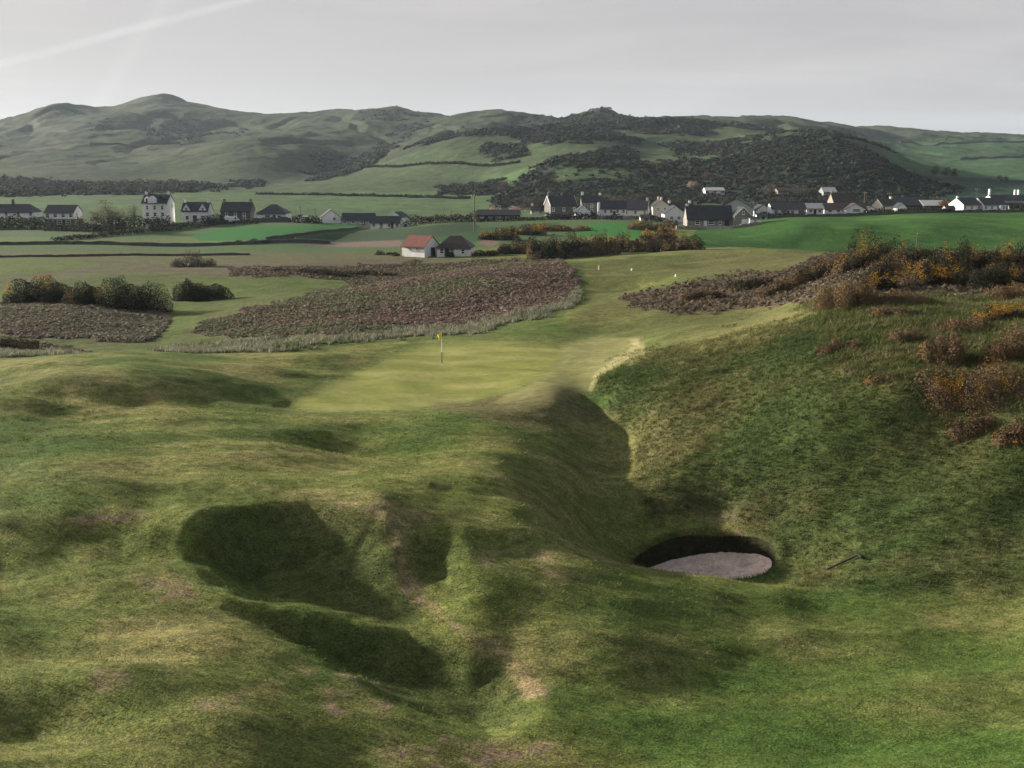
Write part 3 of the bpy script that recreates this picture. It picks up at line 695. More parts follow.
def house(name, label, u0, u1, vb, wpx, rpx, wall='white', roof='slate', turn='f', rot=0, depth=None, hip=0, wins=(), door=None, gwins=(), chim=(), chim_mat=None, cat='house', group=None, y0=285, y1=520, verge=None, ydist=None, sink=0.0, length=None):
    """wpx / rpx: wall and roof heights in picture pixels at the house's distance.  turn 'f': long side to the viewer, 'g': gable to the viewer."""
    uc = (u0 + u1) / 2
    x, y, z = spot(uc, vb, y0, y1)
    if ydist: y = ydist; x = slope(uc, vb)[0] * y; z = hz(x, y)
    px = FPX / y; W_ = (u1 - u0) / px; wh, rh = wpx / px, rpx / px
    if turn == 'f': L, D = length or W_, depth or min(7.0, W_ * .6)
    else: L, D = depth or W_ * 1.3, W_
    rz = math.radians(rot) + (-math.pi / 2 if turn == 'g' else 0)
    hd = (D if turn == 'f' else L) / 2
    x, y = x * (1 + hd / y), y + hd
    z = min(z, hz(x, y)) - sink
    o = empty(name, (x, y, z), rz, label, cat, group)
    walls_mb(L, D, wh, rh, not hip).build('wall', M[wall], o)
    r = roof_mb(L, D, wh, rh, .3, hip).build('roof', M[roof], o)
    MB().box(-L / 2 - .1, L / 2 + .1, -D / 2 - .42, -D / 2 - .31, wh - .42, wh - .30).build('gutter', M['black'], o)
    if verge and not hip:
        for sx in (-1, 1):
            vb_ = MB()
            for sy in (-1, 1):
                xx = sx * (L / 2 + .2); p = [(xx, sy * (D / 2 + .32), wh - .42), (xx, 0, wh + rh - .06), (xx, 0, wh + rh + .22), (xx, sy * (D / 2 + .32), wh - .14)]
                q = [(a + sx * .07, b, c) for a, b, c in p]
                vb_.poly(p + q, [(0, 1, 2, 3), (4, 7, 6, 5), (0, 4, 5, 1), (1, 5, 6, 2), (2, 6, 7, 3), (3, 7, 4, 0)])
            vb_.build('barge_board', M[verge], r)
    # the side towards the viewer and the gable
    for (fx, zf, w, h) in wins: window(o, 'front', L, D, fx * L / 2, zf * wh, w, h)
    for (fy, zf, w, h, face) in gwins: window(o, face, L, D, fy * D / 2, zf * wh, w, h)
    for dr in (door if isinstance(door, list) else [door] if door else []):
        face, fx, w, h, mt = dr
        do = MB().box(-w / 2, w / 2, -.05, 0, 0, h).build('door', M[mt], o); place(do, face, L, D, fx * (L if face == 'front' else D) / 2, .02)
        MB().box(w / 2 - .18, w / 2 - .12, -.11, -.052, h * .48, h * .52).build('handle', M['black'], do)
    for fx, px_up in chim: chimney(r, fx * (L / 2 - .45), 0, wh + rh - 1.0, wh + rh + px_up / px, mat=chim_mat or ('stone' if wall in ('dark', 'stone') else wall))
    o['dims'] = (L, D, wh, rh)
    return o


def dims(o):
    t_ = tuple(o['dims']); return t_


def dormer(o, fx, w, h, zf, roof='slate', wall='white'):
    """gabled dormer standing out of the front slope"""
    L, D, wh, rh = dims(o); yf = -D / 2 + .15
    r = o.children[1]; x = fx * L / 2
    d = MB(); z0, z1 = wh * zf, wh * zf + h
    d.poly([(-w / 2, 0, z0), (w / 2, 0, z0), (w / 2, D * .4, z0), (-w / 2, D * .4, z0), (-w / 2, 0, z1), (w / 2, 0, z1), (w / 2, D * .4, z1), (-w / 2, D * .4, z1), (0, 0, z1 + w * .45), (0, D * .4, z1 + w * .45)],
           [(0, 1, 5, 8, 4), (1, 2, 6, 5), (3, 0, 4, 7), (4, 8, 9, 7), (5, 6, 9, 8)])
    do = d.build('dormer', M[wall], r); do.location = (x, yf, 0)
    c = MB(); c.poly([(-w / 2 - .12, -.15, z1 - .10), (0, -.15, z1 + w * .45 + .02), (w / 2 + .12, -.15, z1 - .10), (-w / 2 - .12, D * .4, z1 - .10), (0, D * .4, z1 + w * .45 + .02), (w / 2 + .12, D * .4, z1 - .10),
                      (-w / 2 - .12, -.15, z1 + .02), (0, -.15, z1 + w * .45 + .16), (w / 2 + .12, -.15, z1 + .02), (-w / 2 - .12, D * .4, z1 + .02), (0, D * .4, z1 + w * .45 + .16), (w / 2 + .12, D * .4, z1 + .02)],
                     [(6, 7, 10, 9), (7, 8, 11, 10), (0, 1, 7, 6), (1, 2, 8, 7), (0, 3, 4, 1), (1, 4, 5, 2), (0, 6, 9, 3), (2, 5, 11, 8)])
    co = c.build('dormer_roof', M[roof], o); co.location = (x, yf, 0)
    wd = MB().box(-w * .28, w * .28, -.05, -.003, z0 + h * .2, z1 + .05).build('dormer_window', M['glass'], o); wd.location = (x, yf, 0)
    return do


def row(n, z, w, h, a=-.8, b=.8): return [(a + (b - a) * k / max(1, n - 1), z, w, h) for k in range(n)]


# ------------------------------------------------------------------ the village, from left to right
h = house('long_house', 'long low grey house with a dark chimney at the left edge of the village', -14, 38, 218, 6, 7, hip=2.5, wins=row(4, .35, 1.1, 1.2, -.5, .9), chim=[(.1, 4.5)], chim_mat='dark')
h = house('chalet_house', 'white upper storey over a dark glazed ground floor, left of the bare willow', 50, 79, 226, 13.5, 6.5, depth=7, wins=row(4, .62, 1.2, 1.1), gwins=[(-.3, .62, 1.0, 1.1, 'right')])
L, D, wh, rh = dims(h); MB().box(-L / 2 - .05, L / 2 + .05, -D / 2 - .06, D / 2 + .06, -1, wh * .5).build('ground_storey', M['timber'], h)
for k in range(3): window(h, 'front', L, D + .14, (-.6 + .6 * k) * L / 2, wh * .12, 1.6, 1.3)
h = house('tall_house', 'tall white four storey house with two white dormers and end chimneys', 147, 172, 225, 22, 7.5, depth=7.5, wins=row(3, .68, .9, 1.3, -.6, .6) + row(3, .38, 1.1, 1.3, -.6, .6) + row(2, .08, 1.0, 1.5, -.65, -.1) + [(.6, .08, 1.2, 1.4)],
          gwins=[(-.3, .5, .8, 1.1, 'right'), (.3, .75, .8, 1.1, 'right')], chim=[(-1, 2.2), (1, 2.2)], door=('front', .25, 1.1, 2.1, 'door'))
dormer(h, -.55, 1.9, 1.2, 1.0); dormer(h, .55, 1.9, 1.2, 1.0)
h = house('twin_gabled_cottage', 'white cottage with two pointed front gables under a dark slate roof', 185, 211, 222, 11, 8, depth=6.5, wins=[(-.58, .2, 1.1, 1.3), (.58, .2, 1.1, 1.3)], chim=[(-1, 2.8), (1, 2.8)], door=('front', 0, 1.3, 2.1, 'door'))
L, D, wh, rh = dims(h)
for fx in (-.62, .62):
    w = 2.7; g = MB().poly([(-w / 2, -.04, wh - .6), (w / 2, -.04, wh - .6), (w / 2, -.04, wh + .1), (0, -.04, wh + 2.3), (-w / 2, -.04, wh + .1), (-w / 2, 2.6, wh - .6), (w / 2, 2.6, wh - .6), (w / 2, 2.6, wh + .1), (0, 2.6, wh + 2.3), (-w / 2, 2.6, wh + .1)],
                           [(0, 1, 2, 3, 4), (1, 6, 7, 2), (2, 7, 8, 3), (3, 8, 9, 4), (4, 9, 5, 0)]).build('front_gable', M['white'], h); g.location = (fx * L / 2, -D / 2, 0)
    gr = MB()
    for s_ in (-1, 1):
        p = [(s_ * (w / 2 + .25), -.25, wh - .15), (0, -.25, wh + 2.36), (0, 2.7, wh + 2.36), (s_ * (w / 2 + .25), 2.7, wh - .15)]
        gr.poly(p + [(a, b, c + .13) for a, b, c in p], [(4, 5, 6, 7), (0, 3, 2, 1), (0, 1, 5, 4), (0, 4, 7, 3)])
    gr.build('gable_roof', M['slate'], h).location = (fx * L / 2, -D / 2, 0)
    window(h, 'front', L, D + .1, fx * L / 2, wh - .1, .8, 1.1)
h = house('stone_house', 'dark whinstone house with a chimney at each end, beside the white cottage', 224, 253, 222, 11, 8, 'dark', depth=7, wins=row(3, .55, .9, 1.2, -.6, .6) + row(2, .1, 1.0, 1.3, -.6, .6), chim=[(-1, 2.6), (1, 2.6)], door=('front', 0, 1.1, 2.1, 'door'))
h = house('hipped_bungalow', 'white bungalow under a steep dark hipped roof above the bright croft field', 260, 289, 221.5, 8, 8, hip=4.0, depth=9, wins=[(-.25, .3, 1.8, 1.3), (.55, .3, 1.4, 1.2)], door=('front', .2, 1.0, 2.0, 'door'))
h = house('gabled_shed', 'plain white gable ended shed standing alone near the two low poles', 321, 340, 223, 5.5, 7, turn='g', depth=8, rot=12, gwins=[(.35, .45, 1.0, 1.0, 'right')], roof='brown')
h = house('long_barn', 'long low building with a plain dark roof left of the white row', 343, 375, 225, 5, 6, 'grey', depth=6, wins=row(4, .25, 1.2, 1.0), door=('front', .35, 1.0, 1.5, 'door'))
h = house('rear_gable_house', 'small slate roofed house peeping over the white row of cottages', 390, 406, 222, 5, 4.5, turn='g', rot=-20, depth=6, verge='frame', gwins=[(0, .4, .9, .9, 'right')])
h = house('white_row', 'low white cottage row with a dark roof at the end of the lane', 372, 401, 228.5, 6, 5.5, depth=5.5, wins=row(4, .25, 1.0, 1.1), door=[('front', -.3, .9, 1.6, 'door'), ('front', .45, .9, 1.6, 'door')])
h = house('garden_shed', 'little grey shed beside the right end of the white row', 402, 410, 227, 2.6, 2, 'grey', turn='g', depth=3, door=('right', 0, .8, .9, 'door'), cat='shed')
# clubhouse with the red roof
h = house('clubhouse', 'white clubhouse with a bright red tiled roof beyond the heather knoll', 404, 438, 257, 10.6, 9.4, roof='red', rot=-33, length=6.3, depth=5.6, wins=[(-.25, .62, .55, .6), (.35, .62, .55, .6)], door=('right', .1, 1.5, 2.0, 'door'), y0=180, y1=320, cat='clubhouse')
CLUB = h
h = house('dark_roofed_cottage', 'white walled cottage with a big dark hipped roof joined to the clubhouse', 439, 473, 256.5, 9, 10, roof='brown', hip=2.6, depth=6.5, wins=[(-.7, .3, .9, 1.1), (-.1, .3, .9, 1.1), (.55, .3, .8, 1.0)], door=('front', -.4, 1.0, 1.85, 'door'), y0=180, y1=320, rot=-6)
h = house('dark_hall', 'long dark timber hall in front of the pink blossom trees', 478, 520, 219.5, 4.5, 4.5, 'timber', depth=7, wins=row(5, .3, 1.3, .7), cat='hall')
h = house('low_white_house', 'low white house with a shallow roof right of the blossom trees', 531, 549, 214, 3.5, 4, depth=6, wins=row(3, .3, 1.0, .7), chim=[(-1, 2)])
h = house('slate_house', 'tall dark slate house with a pale left gable edge and end chimney', 547, 574, 216, 11, 8, 'dark', rot=14, depth=8, verge='frame', chim=[(-1, 3.5)], chim_mat='dark', wins=row(3, .45, .9, 1.2), ydist=384)
h = house('two_storey_stone_house', 'grey stone two storey house with pale chimneys behind a white gable', 581, 601, 214, 13, 6, 'stone', depth=7, wins=row(3, .58, .9, 1.2) + row(3, .15, .9, 1.2), chim=[(-1, 2.5), (1, 1.5)], chim_mat='white', ydist=388)
h = house('white_gable_cottage', 'small white gable facing the links in front of the stone house', 575, 590, 216.5, 6.5, 6, turn='g', depth=8, gwins=[(0, .35, .9, .9, 'right')], ydist=365)
h = house('white_terrace', 'white walled terrace with dark roof and a tall white end wall', 599, 625, 217, 8.5, 7, depth=7, wins=row(4, .45, .9, 1.1, -.6, .8), door=('front', .1, .9, 1.9, 'door'))
L, D, wh, rh = dims(h); MB().box(-L / 2 - .75, -L / 2 - .02, -D / 2 - .9, -D / 2 + .3, -1, wh + 1.9).build('end_wall', M['white'], h)
h = house('village_house', 'dark roofed white house with a pale sloping right verge and chimney', 625, 648, 216, 6.5, 8, depth=8, verge='frame', wins=row(3, .3, 1.0, 1.1), chim=[(1, 2.5)], rot=-12)
h = house('pale_stone_house', 'pale stone house with its gable towards the links and two chimneys', 651, 668, 217.5, 11, 6, 'cream', turn='g', depth=9, gwins=[(-.4, .55, .9, 1.2, 'right'), (.4, .55, .9, 1.2, 'right'), (0, .1, 1.0, 1.2, 'right')], chim=[(-1, 2), (1, 2)])
h = house('rear_slate_house', 'dark slate roof rising behind the white gable next to the stone hall', 664, 692, 213, 6, 7, 'white', depth=7, chim=[(-.7, 2), (.9, 2)], wins=row(2, .4, .9, 1.0), ydist=384)
h = house('white_gabled_house', 'white gabled house with wide dark eaves left of the stone hall', 663, 684, 218.5, 8, 7.5, turn='g', depth=8, ydist=358, gwins=[(-.35, .3, 1.2, 1.0, 'right'), (.35, .3, 1.2, 1.0, 'right')])
h = house('stone_hall', 'big stone hall under a plain dark slate roof at the edge of the bright pasture', 685, 730, 227, 8, 12.5, 'stone', depth=8, wins=[(-.55, .3, 1.4, 1.3), (.05, .3, 1.8, 1.4), (.45, .3, 1.0, 1.2)], door=[('front', .75, 1.4, 2.1, 'door'), ('front', -.2, 1.0, 2.0, 'pale')], chim=[(-1, .8)], chim_mat='cream', cat='hall')
h = house('grey_barn', 'wide grey gabled barn with a dark roof behind the stone porch house', 722, 752, 222, 12, 8.5, 'grey', turn='g', rot=-14, depth=15, ydist=366, cat='barn', gwins=[(.3, .5, 1.2, 1.0, 'right')])
h = house('stone_porch_house', 'stone gable with pale edges and a white garage door beside the hall', 732, 749, 225.5, 9.5, 8, 'stone', turn='g', depth=7, verge='frame', door=('right', .25, 2.2, 1.9, 'pale'), gwins=[(0, 1.15, .7, .9, 'right')])
h = house('flat_annexe', 'small white flat looking annexe at the right foot of the stone gable', 748.5, 758.5, 224.5, 6, 1.2, depth=3, wins=[(.1, .35, 1.0, .8)], cat='annexe')
h = house('white_cottage', 'white gable fronted cottage between the grey barn and the bungalow', 753, 768, 216.5, 6, 5, turn='g', depth=9, gwins=[(-.35, .4, .9, .9, 'right'), (.35, .4, .9, .9, 'right')], door=('right', 0, .9, 1.6, 'door'))
h = house('pale_bungalow', 'long pale bungalow with a dark ridge and white left gable above the pasture', 769, 803, 216, 7, 5.5, depth=7.5, wall='white', wins=[(-.75, .3, 1.3, 1.1), (-.3, .3, 1.9, 1.2), (.2, .3, 1.3, 1.1), (.7, .3, 1.9, 1.2)], door=('front', -.05, .9, 1.7, 'door'))
h = house('sheet_roof_cottage', 'white cottage with a pale grey roof right of the long bungalow', 804, 821, 214.5, 6, 4.5, roof='sheet', depth=6, wins=row(2, .3, 1.1, 1.0, -.5, .55), door=('front', 0, .9, 1.6, 'door'))
h = house('red_brown_house', 'red brown roofed house with a pinkish chimney behind the wide bungalow', 830, 853, 211, 9, 8, 'pink', 'rust', depth=8, chim=[(-1, 1.5)], wins=row(3, .5, .9, 1.0), ydist=402)
h = house('wide_bungalow', 'wide cream bungalow with a low brown roof and a broad front gable', 822, 863, 214, 5, 5.2, 'white', 'brown', depth=7, wins=[(-.75, .3, 1.2, .9), (-.35, .3, 1.2, .9)])
L, D, wh, rh = dims(h)
w = 7.0; g = MB().poly([(-w / 2, -1.6, -1), (w / 2, -1.6, -1), (w / 2, -1.6, wh), (0, -1.6, wh + rh), (-w / 2, -1.6, wh), (-w / 2, D * .5, -1), (w / 2, D * .5, -1), (w / 2, D * .5, wh), (0, D * .5, wh + rh), (-w / 2, D * .5, wh)],
                       [(0, 1, 2, 3, 4), (1, 6, 7, 2), (5, 0, 4, 9), (2, 7, 8, 3), (3, 8, 9, 4)]).build('front_gable', M['white'], h); g.location = (L * .2, -D / 2, 0)
gr = MB()
for s_ in (-1, 1):
    p = [(s_ * (w / 2 + .5), -2.0, wh - .3), (0, -2.0, wh + rh + .06), (0, D * .5, wh + rh + .06), (s_ * (w / 2 + .5), D * .5, wh - .3)]
    gr.poly(p + [(a, b, c + .14) for a, b, c in p], [(4, 5, 6, 7), (0, 3, 2, 1), (0, 1, 5, 4), (0, 4, 7, 3)])
gr.build('gable_roof', M['brown'], h).location = (L * .2, -D / 2, 0)
window(h, 'front', L, D + 3.2, L * .2 + .3, wh * .45, 2.6, 1.0)
h = house('cream_house', 'small cream house with a sunlit left gable left of the black barn', 876, 892, 211, 5.5, 6, 'cream', depth=7, rot=14, wins=row(2, .3, 1.1, 1.0), chim=[(1, 1.5)])
h = house('black_barn', 'big black roofed barn with dark walls behind a low hedge', 889, 922, 210, 5, 7.5, 'timber', depth=11, cat='barn', door=('front', .2, 2.6, 1.6, 'door'), ydist=402)
h = house('small_white_gable', 'very small white gable standing in front of the black barn', 895, 904, 211.5, 4, 4, turn='g', depth=5, gwins=[(0, .3, .8, .7, 'right')])
h = house('sheet_roof_shed', 'dark shed with a light grey sheet roof left of the russet tree', 919, 941, 210, 4.5, 4.5, 'timber', 'sheet', depth=9, cat='shed', door=('front', 0, 2.0, 1.4, 'door'))
h = house('left_white_cottage', 'white cottage with bright left gable and projecting porch near the goal', 954, 974, 211, 6.5, 6, depth=8, rot=16, wins=row(3, .3, 1.0, 1.0), chim=[(-1, 1)])
h = house('white_long_cottage', 'long white cottage with dark roof right beside the football goal', 975, 1000, 211, 6.5, 6, depth=8, rot=12, wins=row(4, .3, 1.0, 1.0), door=('front', .3, .9, 1.6, 'door'))
h = house('upper_farmhouse', 'highest white farmhouse with tall white chimneys at the right edge', 984, 1034, 204.5, 7.5, 5, depth=8, rot=15, wins=row(6, .35, 1.0, 1.2), chim=[(-1, 5.5), (.25, 4.5), (.42, 4.5)], chim_mat='white', y0=395, ydist=425)
h = house('hillside_bungalow', 'white bungalow alone among the dark gorse on the lower hillside', 704, 723, 195, 4.5, 2.5, depth=7, wins=row(3, .3, 1.6, 1.2), roof='sheet', y0=440, y1=700)
h = house('pink_hillside_house', 'pinkish house with red brown roof among trees under the dark hill', 776, 788, 195, 4, 3, 'pink', 'rust', depth=7, wins=row(2, .3, 1.2, 1.1), y0=440, y1=700)
h = house('pale_hillside_house', 'pale roofed house under the dark hill above the wide bungalow', 821, 834, 196, 4, 4, 'stone', 'sheet', depth=8, wins=row(2, .3, 1.2, 1.1), y0=440, y1=700)

for nm, lb, u0, u1, vb, wp, rp, wl, rf, tn in (('outbuilding', 'small cream outbuilding in front of the village house verge', 640, 649, 221, 3, 2.2, 'cream', 'slate', 'f'), ('outbuilding', 'low stone outbuilding below the tall slate house', 561, 571, 219.5, 2.8, 2.0, 'stone', 'slate', 'f'),
        ('garage', 'little white garage between wide bungalow and cream house', 865, 874, 212.5, 3.5, 2.2, 'white', 'slate', 'g'), ('outbuilding', 'grey outbuilding just left of the bright gabled white cottage', 944, 953, 211.5, 3, 2.5, 'grey', 'slate', 'f'),
        ('garage', 'small pale garage at the left foot of the pale stone house', 645, 652, 219.5, 3, 2.2, 'white', 'brown', 'g'), ('outbuilding', 'white outbuilding with dark roof left of the long pale bungalow', 756, 766, 219.5, 3.2, 2.4, 'white', 'slate', 'f'),
        ('outbuilding', 'low white outbuilding at the right edge below the upper farmhouse', 1003, 1022, 208.5, 3.5, 2.2, 'white', 'slate', 'f')):
    house(nm, lb, u0, u1, vb, wp, rp, wl, rf, tn, depth=3.5, door=('front' if tn == 'f' else 'right', .2, 1.0, min(.8, wp * .3), 'door'), cat=nm)


# ------------------------------------------------------------------ poles, goal, van, flag, rake
def pole(label, u, vt, vb, r=.13, arm=True, y0=200, y1=700, ydist=None, group='utility poles of the village'):
    x, y, z = spot(u, vb, y0, y1)
    if ydist: y = ydist; x = slope(u, vb)[0] * y; z = hz(x, y)
    hgt = (vb - vt) * y / FPX
    o = empty('utility_pole', (x, y, z), 0, label, 'pole', group)
    MB().bar((0, 0, -.5), (0, 0, hgt), r, r * .7, 8).build('shaft', M['wood'], o)
    if arm:
        a = MB().box(-.8, .8, -.16, -.06, hgt - .6, hgt - .48).build('cross_arm', M['wood'], o)
        for k in (-.7, 0, .7): MB().bar((k, -.11, hgt - .48), (k, -.11, hgt - .28), .05, .035, 6).build('insulator', M['frame'], a)


pole('tallest wooden pole, standing just right of the dark roofed cottage', 474.5, 203, 241, .16, ydist=300)
pole('left of the two short poles between hipped bungalow and white shed', 300.5, 206, 220)
pole('right of the two short poles between hipped bungalow and white shed', 315.5, 208, 220)
pole('left one of the close pole pair on the lane behind the clubhouse', 443.5, 207.5, 221)
pole('right one of the close pole pair on the lane behind the clubhouse', 451.5, 209, 221)
pole('thin pole on the lane above the white row of cottages', 413.5, 213, 222, .1)
pole('pole beyond the wide bungalow, left of the cream house', 864, 192, 208, .13)
pole('pole rising behind the cream house and black barn', 888.5, 191, 207, .13, ydist=420)
pole('pole in front of the dark slope left of the white cottages', 976, 187, 206, .1, ydist=430)
x, y, z = spot(916, 251, 200, 330); o = empty('marker_post', (x, y, z), 0, 'lone pale wooden post standing in the bright pasture', 'post')
MB().bar((0, 0, -.4), (0, 0, 17 * y / FPX), .11, .09, 8).build('shaft', M['wood'], o); MB().bar((0, 0, 17 * y / FPX), (0, 0, 17 * y / FPX + .12), .11, .02, 8).build('cap', M['frame'], o)
x, y, z = spot(1004, 211.5, 300, 420); o = empty('football_goal', (x, y, z), math.radians(-8), 'white football goal frame standing in front of the white cottages', 'goal')
gw, gh = 8 * y / FPX, 2.0
for sx in (-1, 1): MB().bar((sx * gw / 2, 0, -.2), (sx * gw / 2, 0, gh), .08, .08, 8).build('goal_post', M['frame'], o); MB().bar((sx * gw / 2, .06, gh - .05), (sx * gw / 2, 1.4, 0), .05, .05, 6).build('stay', M['frame'], o)
MB().bar((-gw / 2 - .06, 0, gh), (gw / 2 + .06, 0, gh), .08, .08, 8).build('crossbar', M['frame'], o)


def van(label, u, v, rot, col='frame', y0=300, y1=420):
    x, y, z = spot(u, v, y0, y1)
    o = empty('parked_van', (x, y, z), math.radians(rot), label, 'van', 'white vans parked in the village')
    prof = [(-2.2, .35), (2.25, .35), (2.3, .95), (1.95, 1.15), (1.45, 1.85), (1.2, 1.95), (-2.1, 1.95), (-2.25, 1.7)]
    n_ = len(prof); MB().poly([(a, -.9, b) for a, b in prof] + [(a, .9, b) for a, b in prof], [tuple(range(n_)), tuple(range(2 * n_ - 1, n_ - 1, -1))] + [(i, i + n_, (i + 1) % n_ + n_, (i + 1) % n_) for i in range(n_)]).build('body', M[col], o)
    MB().poly([(1.0, -.91, 1.2), (1.7, -.91, 1.2), (1.38, -.91, 1.75), (1.0, -.91, 1.75), (1.0, -.93, 1.2), (1.7, -.93, 1.2), (1.38, -.93, 1.75), (1.0, -.93, 1.75)], [(4, 5, 6, 7), (0, 1, 5, 4), (1, 2, 6, 5), (2, 3, 7, 6), (3, 0, 4, 7)]).build('side_window', M['glass'], o)
    for wx in (-1.4, 1.45):
        for wy in (-.82, .82):
            w_ = MB().bar((wx, wy - .1, .33), (wx, wy + .1, .33), .33, .33, 14).build('wheel', M['tyre'], o)
            MB().bar((wx, wy - .12, .33), (wx, wy + .12, .33), .18, .18, 10).build('rim', M['sheet'], w_)


van('white van parked in front of the dark whinstone house', 232, 222.8, 5)
van('white van parked below the hipped bungalow beside the dark shrubs', 303, 222.2, -8)
# flag on the green
x, y, z = spot(442, 364, 60, 95); o = empty('golf_flag', (x, y, z), 0, 'yellow flag hanging from a white pole on the putting green', 'flag')
p_ = MB().bar((0, 0, -.1), (0, 0, .85), .028, .026, 10).build('lower_pole', M['black'], o)
MB().bar((0, 0, .851), (0, 0, 2.3), .026, .020, 10).build('upper_pole', M['frame'], o)
fv, ff = [], []
for i in range(9):
    for j in range(7):
        tt = j / 6; fv.append((-.02 - .26 * tt * (1 - .35 * i / 8), .06 * math.sin(6 * tt + i * .5) * tt, 2.28 - .42 * i / 8 - .20 * tt))
for i in range(8):
    for j in range(6): ff.append((i * 7 + j, i * 7 + j + 1, (i + 1) * 7 + j + 1, (i + 1) * 7 + j))
fl = MB().poly(fv, ff).build('flag_cloth', M['gold'], o, True); md = fl.modifiers.new('s', 'SOLIDIFY'); md.thickness = .012
cupz = MB(); cupz.bar((0, 0, -.02), (0, 0, .012), .07, .07, 16).build('cup', M['frame'], o)
# rake lying on the grass beside the bunker
x, y, z = spot(842, 564, 30, 60); x2, y2, z2 = spot(827, 571, 30, 60); x3, y3, z3 = spot(858, 558, 30, 60)
o = empty('bunker_rake', (x, y, z), 0, 'dark wooden rake lying on the grass right of the bunker', 'rake')
q = lambda X_, Y_, Z_: (X_ - x, Y_ - y, Z_ - z)
MB().bar(q(x2, y2, z2 + .08), q(x3, y3, z3 + .14), .045, .04, 8).build('handle', M['timber'], o)
dx, dy = np.array([x3 - x2, y3 - y2]) / math.hypot(x3 - x2, y3 - y2)
hd = MB().bar(q(x3 - dy * .38, y3 + dx * .38, hz(x3 - dy * .38, y3 + dx * .38) + .14), q(x3 + dy * .38, y3 - dx * .38, hz(x3 + dy * .38, y3 - dx * .38) + .14), .05, .05, 8).build('rake_head', M['black'], o)
tn = MB()
for k in range(9):
    f_ = -.36 + .72 * k / 8; tn.bar(q(x3 - dy * f_, y3 + dx * f_, z3 + .13), q(x3 - dy * f_ + dx * .12, y3 + dx * f_ + dy * .12, z3 + .06), .012, .008, 5)
tn.build('tines', M['black'], hd)
# tee markers on the far tee
for k, (u, v, lb) in enumerate(((599, 270, 'pale yellow marker post on the fairway beyond the green'), (632, 270.5, 'small white tee block at the left of the far tee'), (676, 276.5, 'small white tee block at the right of the far tee'))):
    x, y, z = spot(u, v, 90, 200); o = empty('tee_marker', (x, y, z), .2 * k, lb, 'tee marker')
    hh = .5 if k == 0 else .22
    MB().bar((0, 0, -.1), (0, 0, hh), .11 if k == 0 else .14, .09 if k == 0 else .12, 10).build('post', M['cream' if k == 0 else 'frame'], o)
    MB().bar((0, 0, hh), (0, 0, hh + .06), .10, .03, 10).build('cap', M['gold' if k == 0 else 'frame'], o)
print('village', round(time.time() - T0, 1))


# ------------------------------------------------------------------ vegetation
def veg_mat(name, transl=.25, rough=.85):
    m, nt, b = new_mat(name)
    at = nd(nt, 'ShaderNodeAttribute', attribute_name='tint').outputs['Color']
    ge = nd(nt, 'ShaderNodeNewGeometry')
    c = mixc(nt, 'MULTIPLY', 1.0, at, mixc(nt, 'MIX', ge.outputs['Random Per Island'], (.78, .78, .78), (1.22, 1.2, 1.14)))
    nt.links.new(c, b.inputs['Base Color']); b.inputs['Roughness'].default_value = rough; b.inputs['Specular IOR Level'].default_value = .1
    if transl:
        tr = nd(nt, 'ShaderNodeBsdfTranslucent'); nt.links.new(c, tr.inputs['Color'])
        mx = nd(nt, 'ShaderNodeMixShader'); mx.inputs[0].default_value = transl
        nt.links.new(b.outputs[0], mx.inputs[1]); nt.links.new(tr.outputs[0], mx.inputs[2]); nt.links.new(mx.outputs[0], nt.nodes['Material Output'].inputs['Surface'])
    return m


M_LEAF = veg_mat('leafy_growth'); M_SHRUB = veg_mat('gorse_growth', .05); M_BLADE = veg_mat('grass_blades', .3); M_FLOWER = veg_mat('gorse_bloom', .3); M_BARK = wall_mat('bark', (.075, .06, .05), .3, 6)


def unit(n_, rng=RNG):
    d_ = rng.normal(size=(n_, 3)); return d_ / np.linalg.norm(d_, axis=1, keepdims=True)


def leaf_tris(pts, nrm, size, spread=.8):
    """one small triangle per point, roughly facing nrm"""
    k = len(pts); nn = nrm + spread * unit(k); nn /= np.linalg.norm(nn, axis=1, keepdims=True)
    a = np.cross(nn, unit(k)); a /= np.linalg.norm(a, axis=1, keepdims=True) + 1e-9; b = np.cross(nn, a)
    s = np.broadcast_to(np.asarray(size, float), (k,))[:, None] * RNG.uniform(.6, 1.4, (k, 1))
    v = np.stack([pts + a * s, pts - a * s * .5 + b * s * .8, pts - a * s * .5 - b * s * .8], 1)
    return v.reshape(-1, 3), np.arange(3 * k).reshape(k, 3)


def lobes(d_, seed, amp=.35, f=2.3):
    p = d_ * f + seed
    w = sum(vnoise(p[:, i] + seed, p[:, (i + 1) % 3] - seed * .7, int(seed * 13) % 97 + i) for i in range(3)) / 3
    return 1 - amp + 2 * amp * w


def crown(n_, rx, ry, rz, seed, amp=.35, f=2.3, low=-.15, inner=.35):
    """points through an uneven crown; returns positions (base at z=0 is the middle plane) and outward normals"""
    d_ = unit(int(n_ * 1.7)); d_ = d_[d_[:, 2] > low][:n_]
    r = lobes(d_, seed, amp, f) * (1 - inner * RNG.random(len(d_)) ** 2)
    p = d_ * r[:, None] * [rx, ry, rz]
    return p, d_


def col_var(base, n_, var=.25):
    return np.clip(np.asarray(base)[None] * (1 + var * RNG.normal(size=(n_, 1))) * (1 + .08 * RNG.normal(size=(n_, 3))), .004, .9)


GORSE_G, GORSE_B, GORSE_Y = (.024, .025, .013), (.125, .086, .048), (.40, .22, .022)
SEEDS = iter(np.random.default_rng(5).uniform(1, 90, 4000))


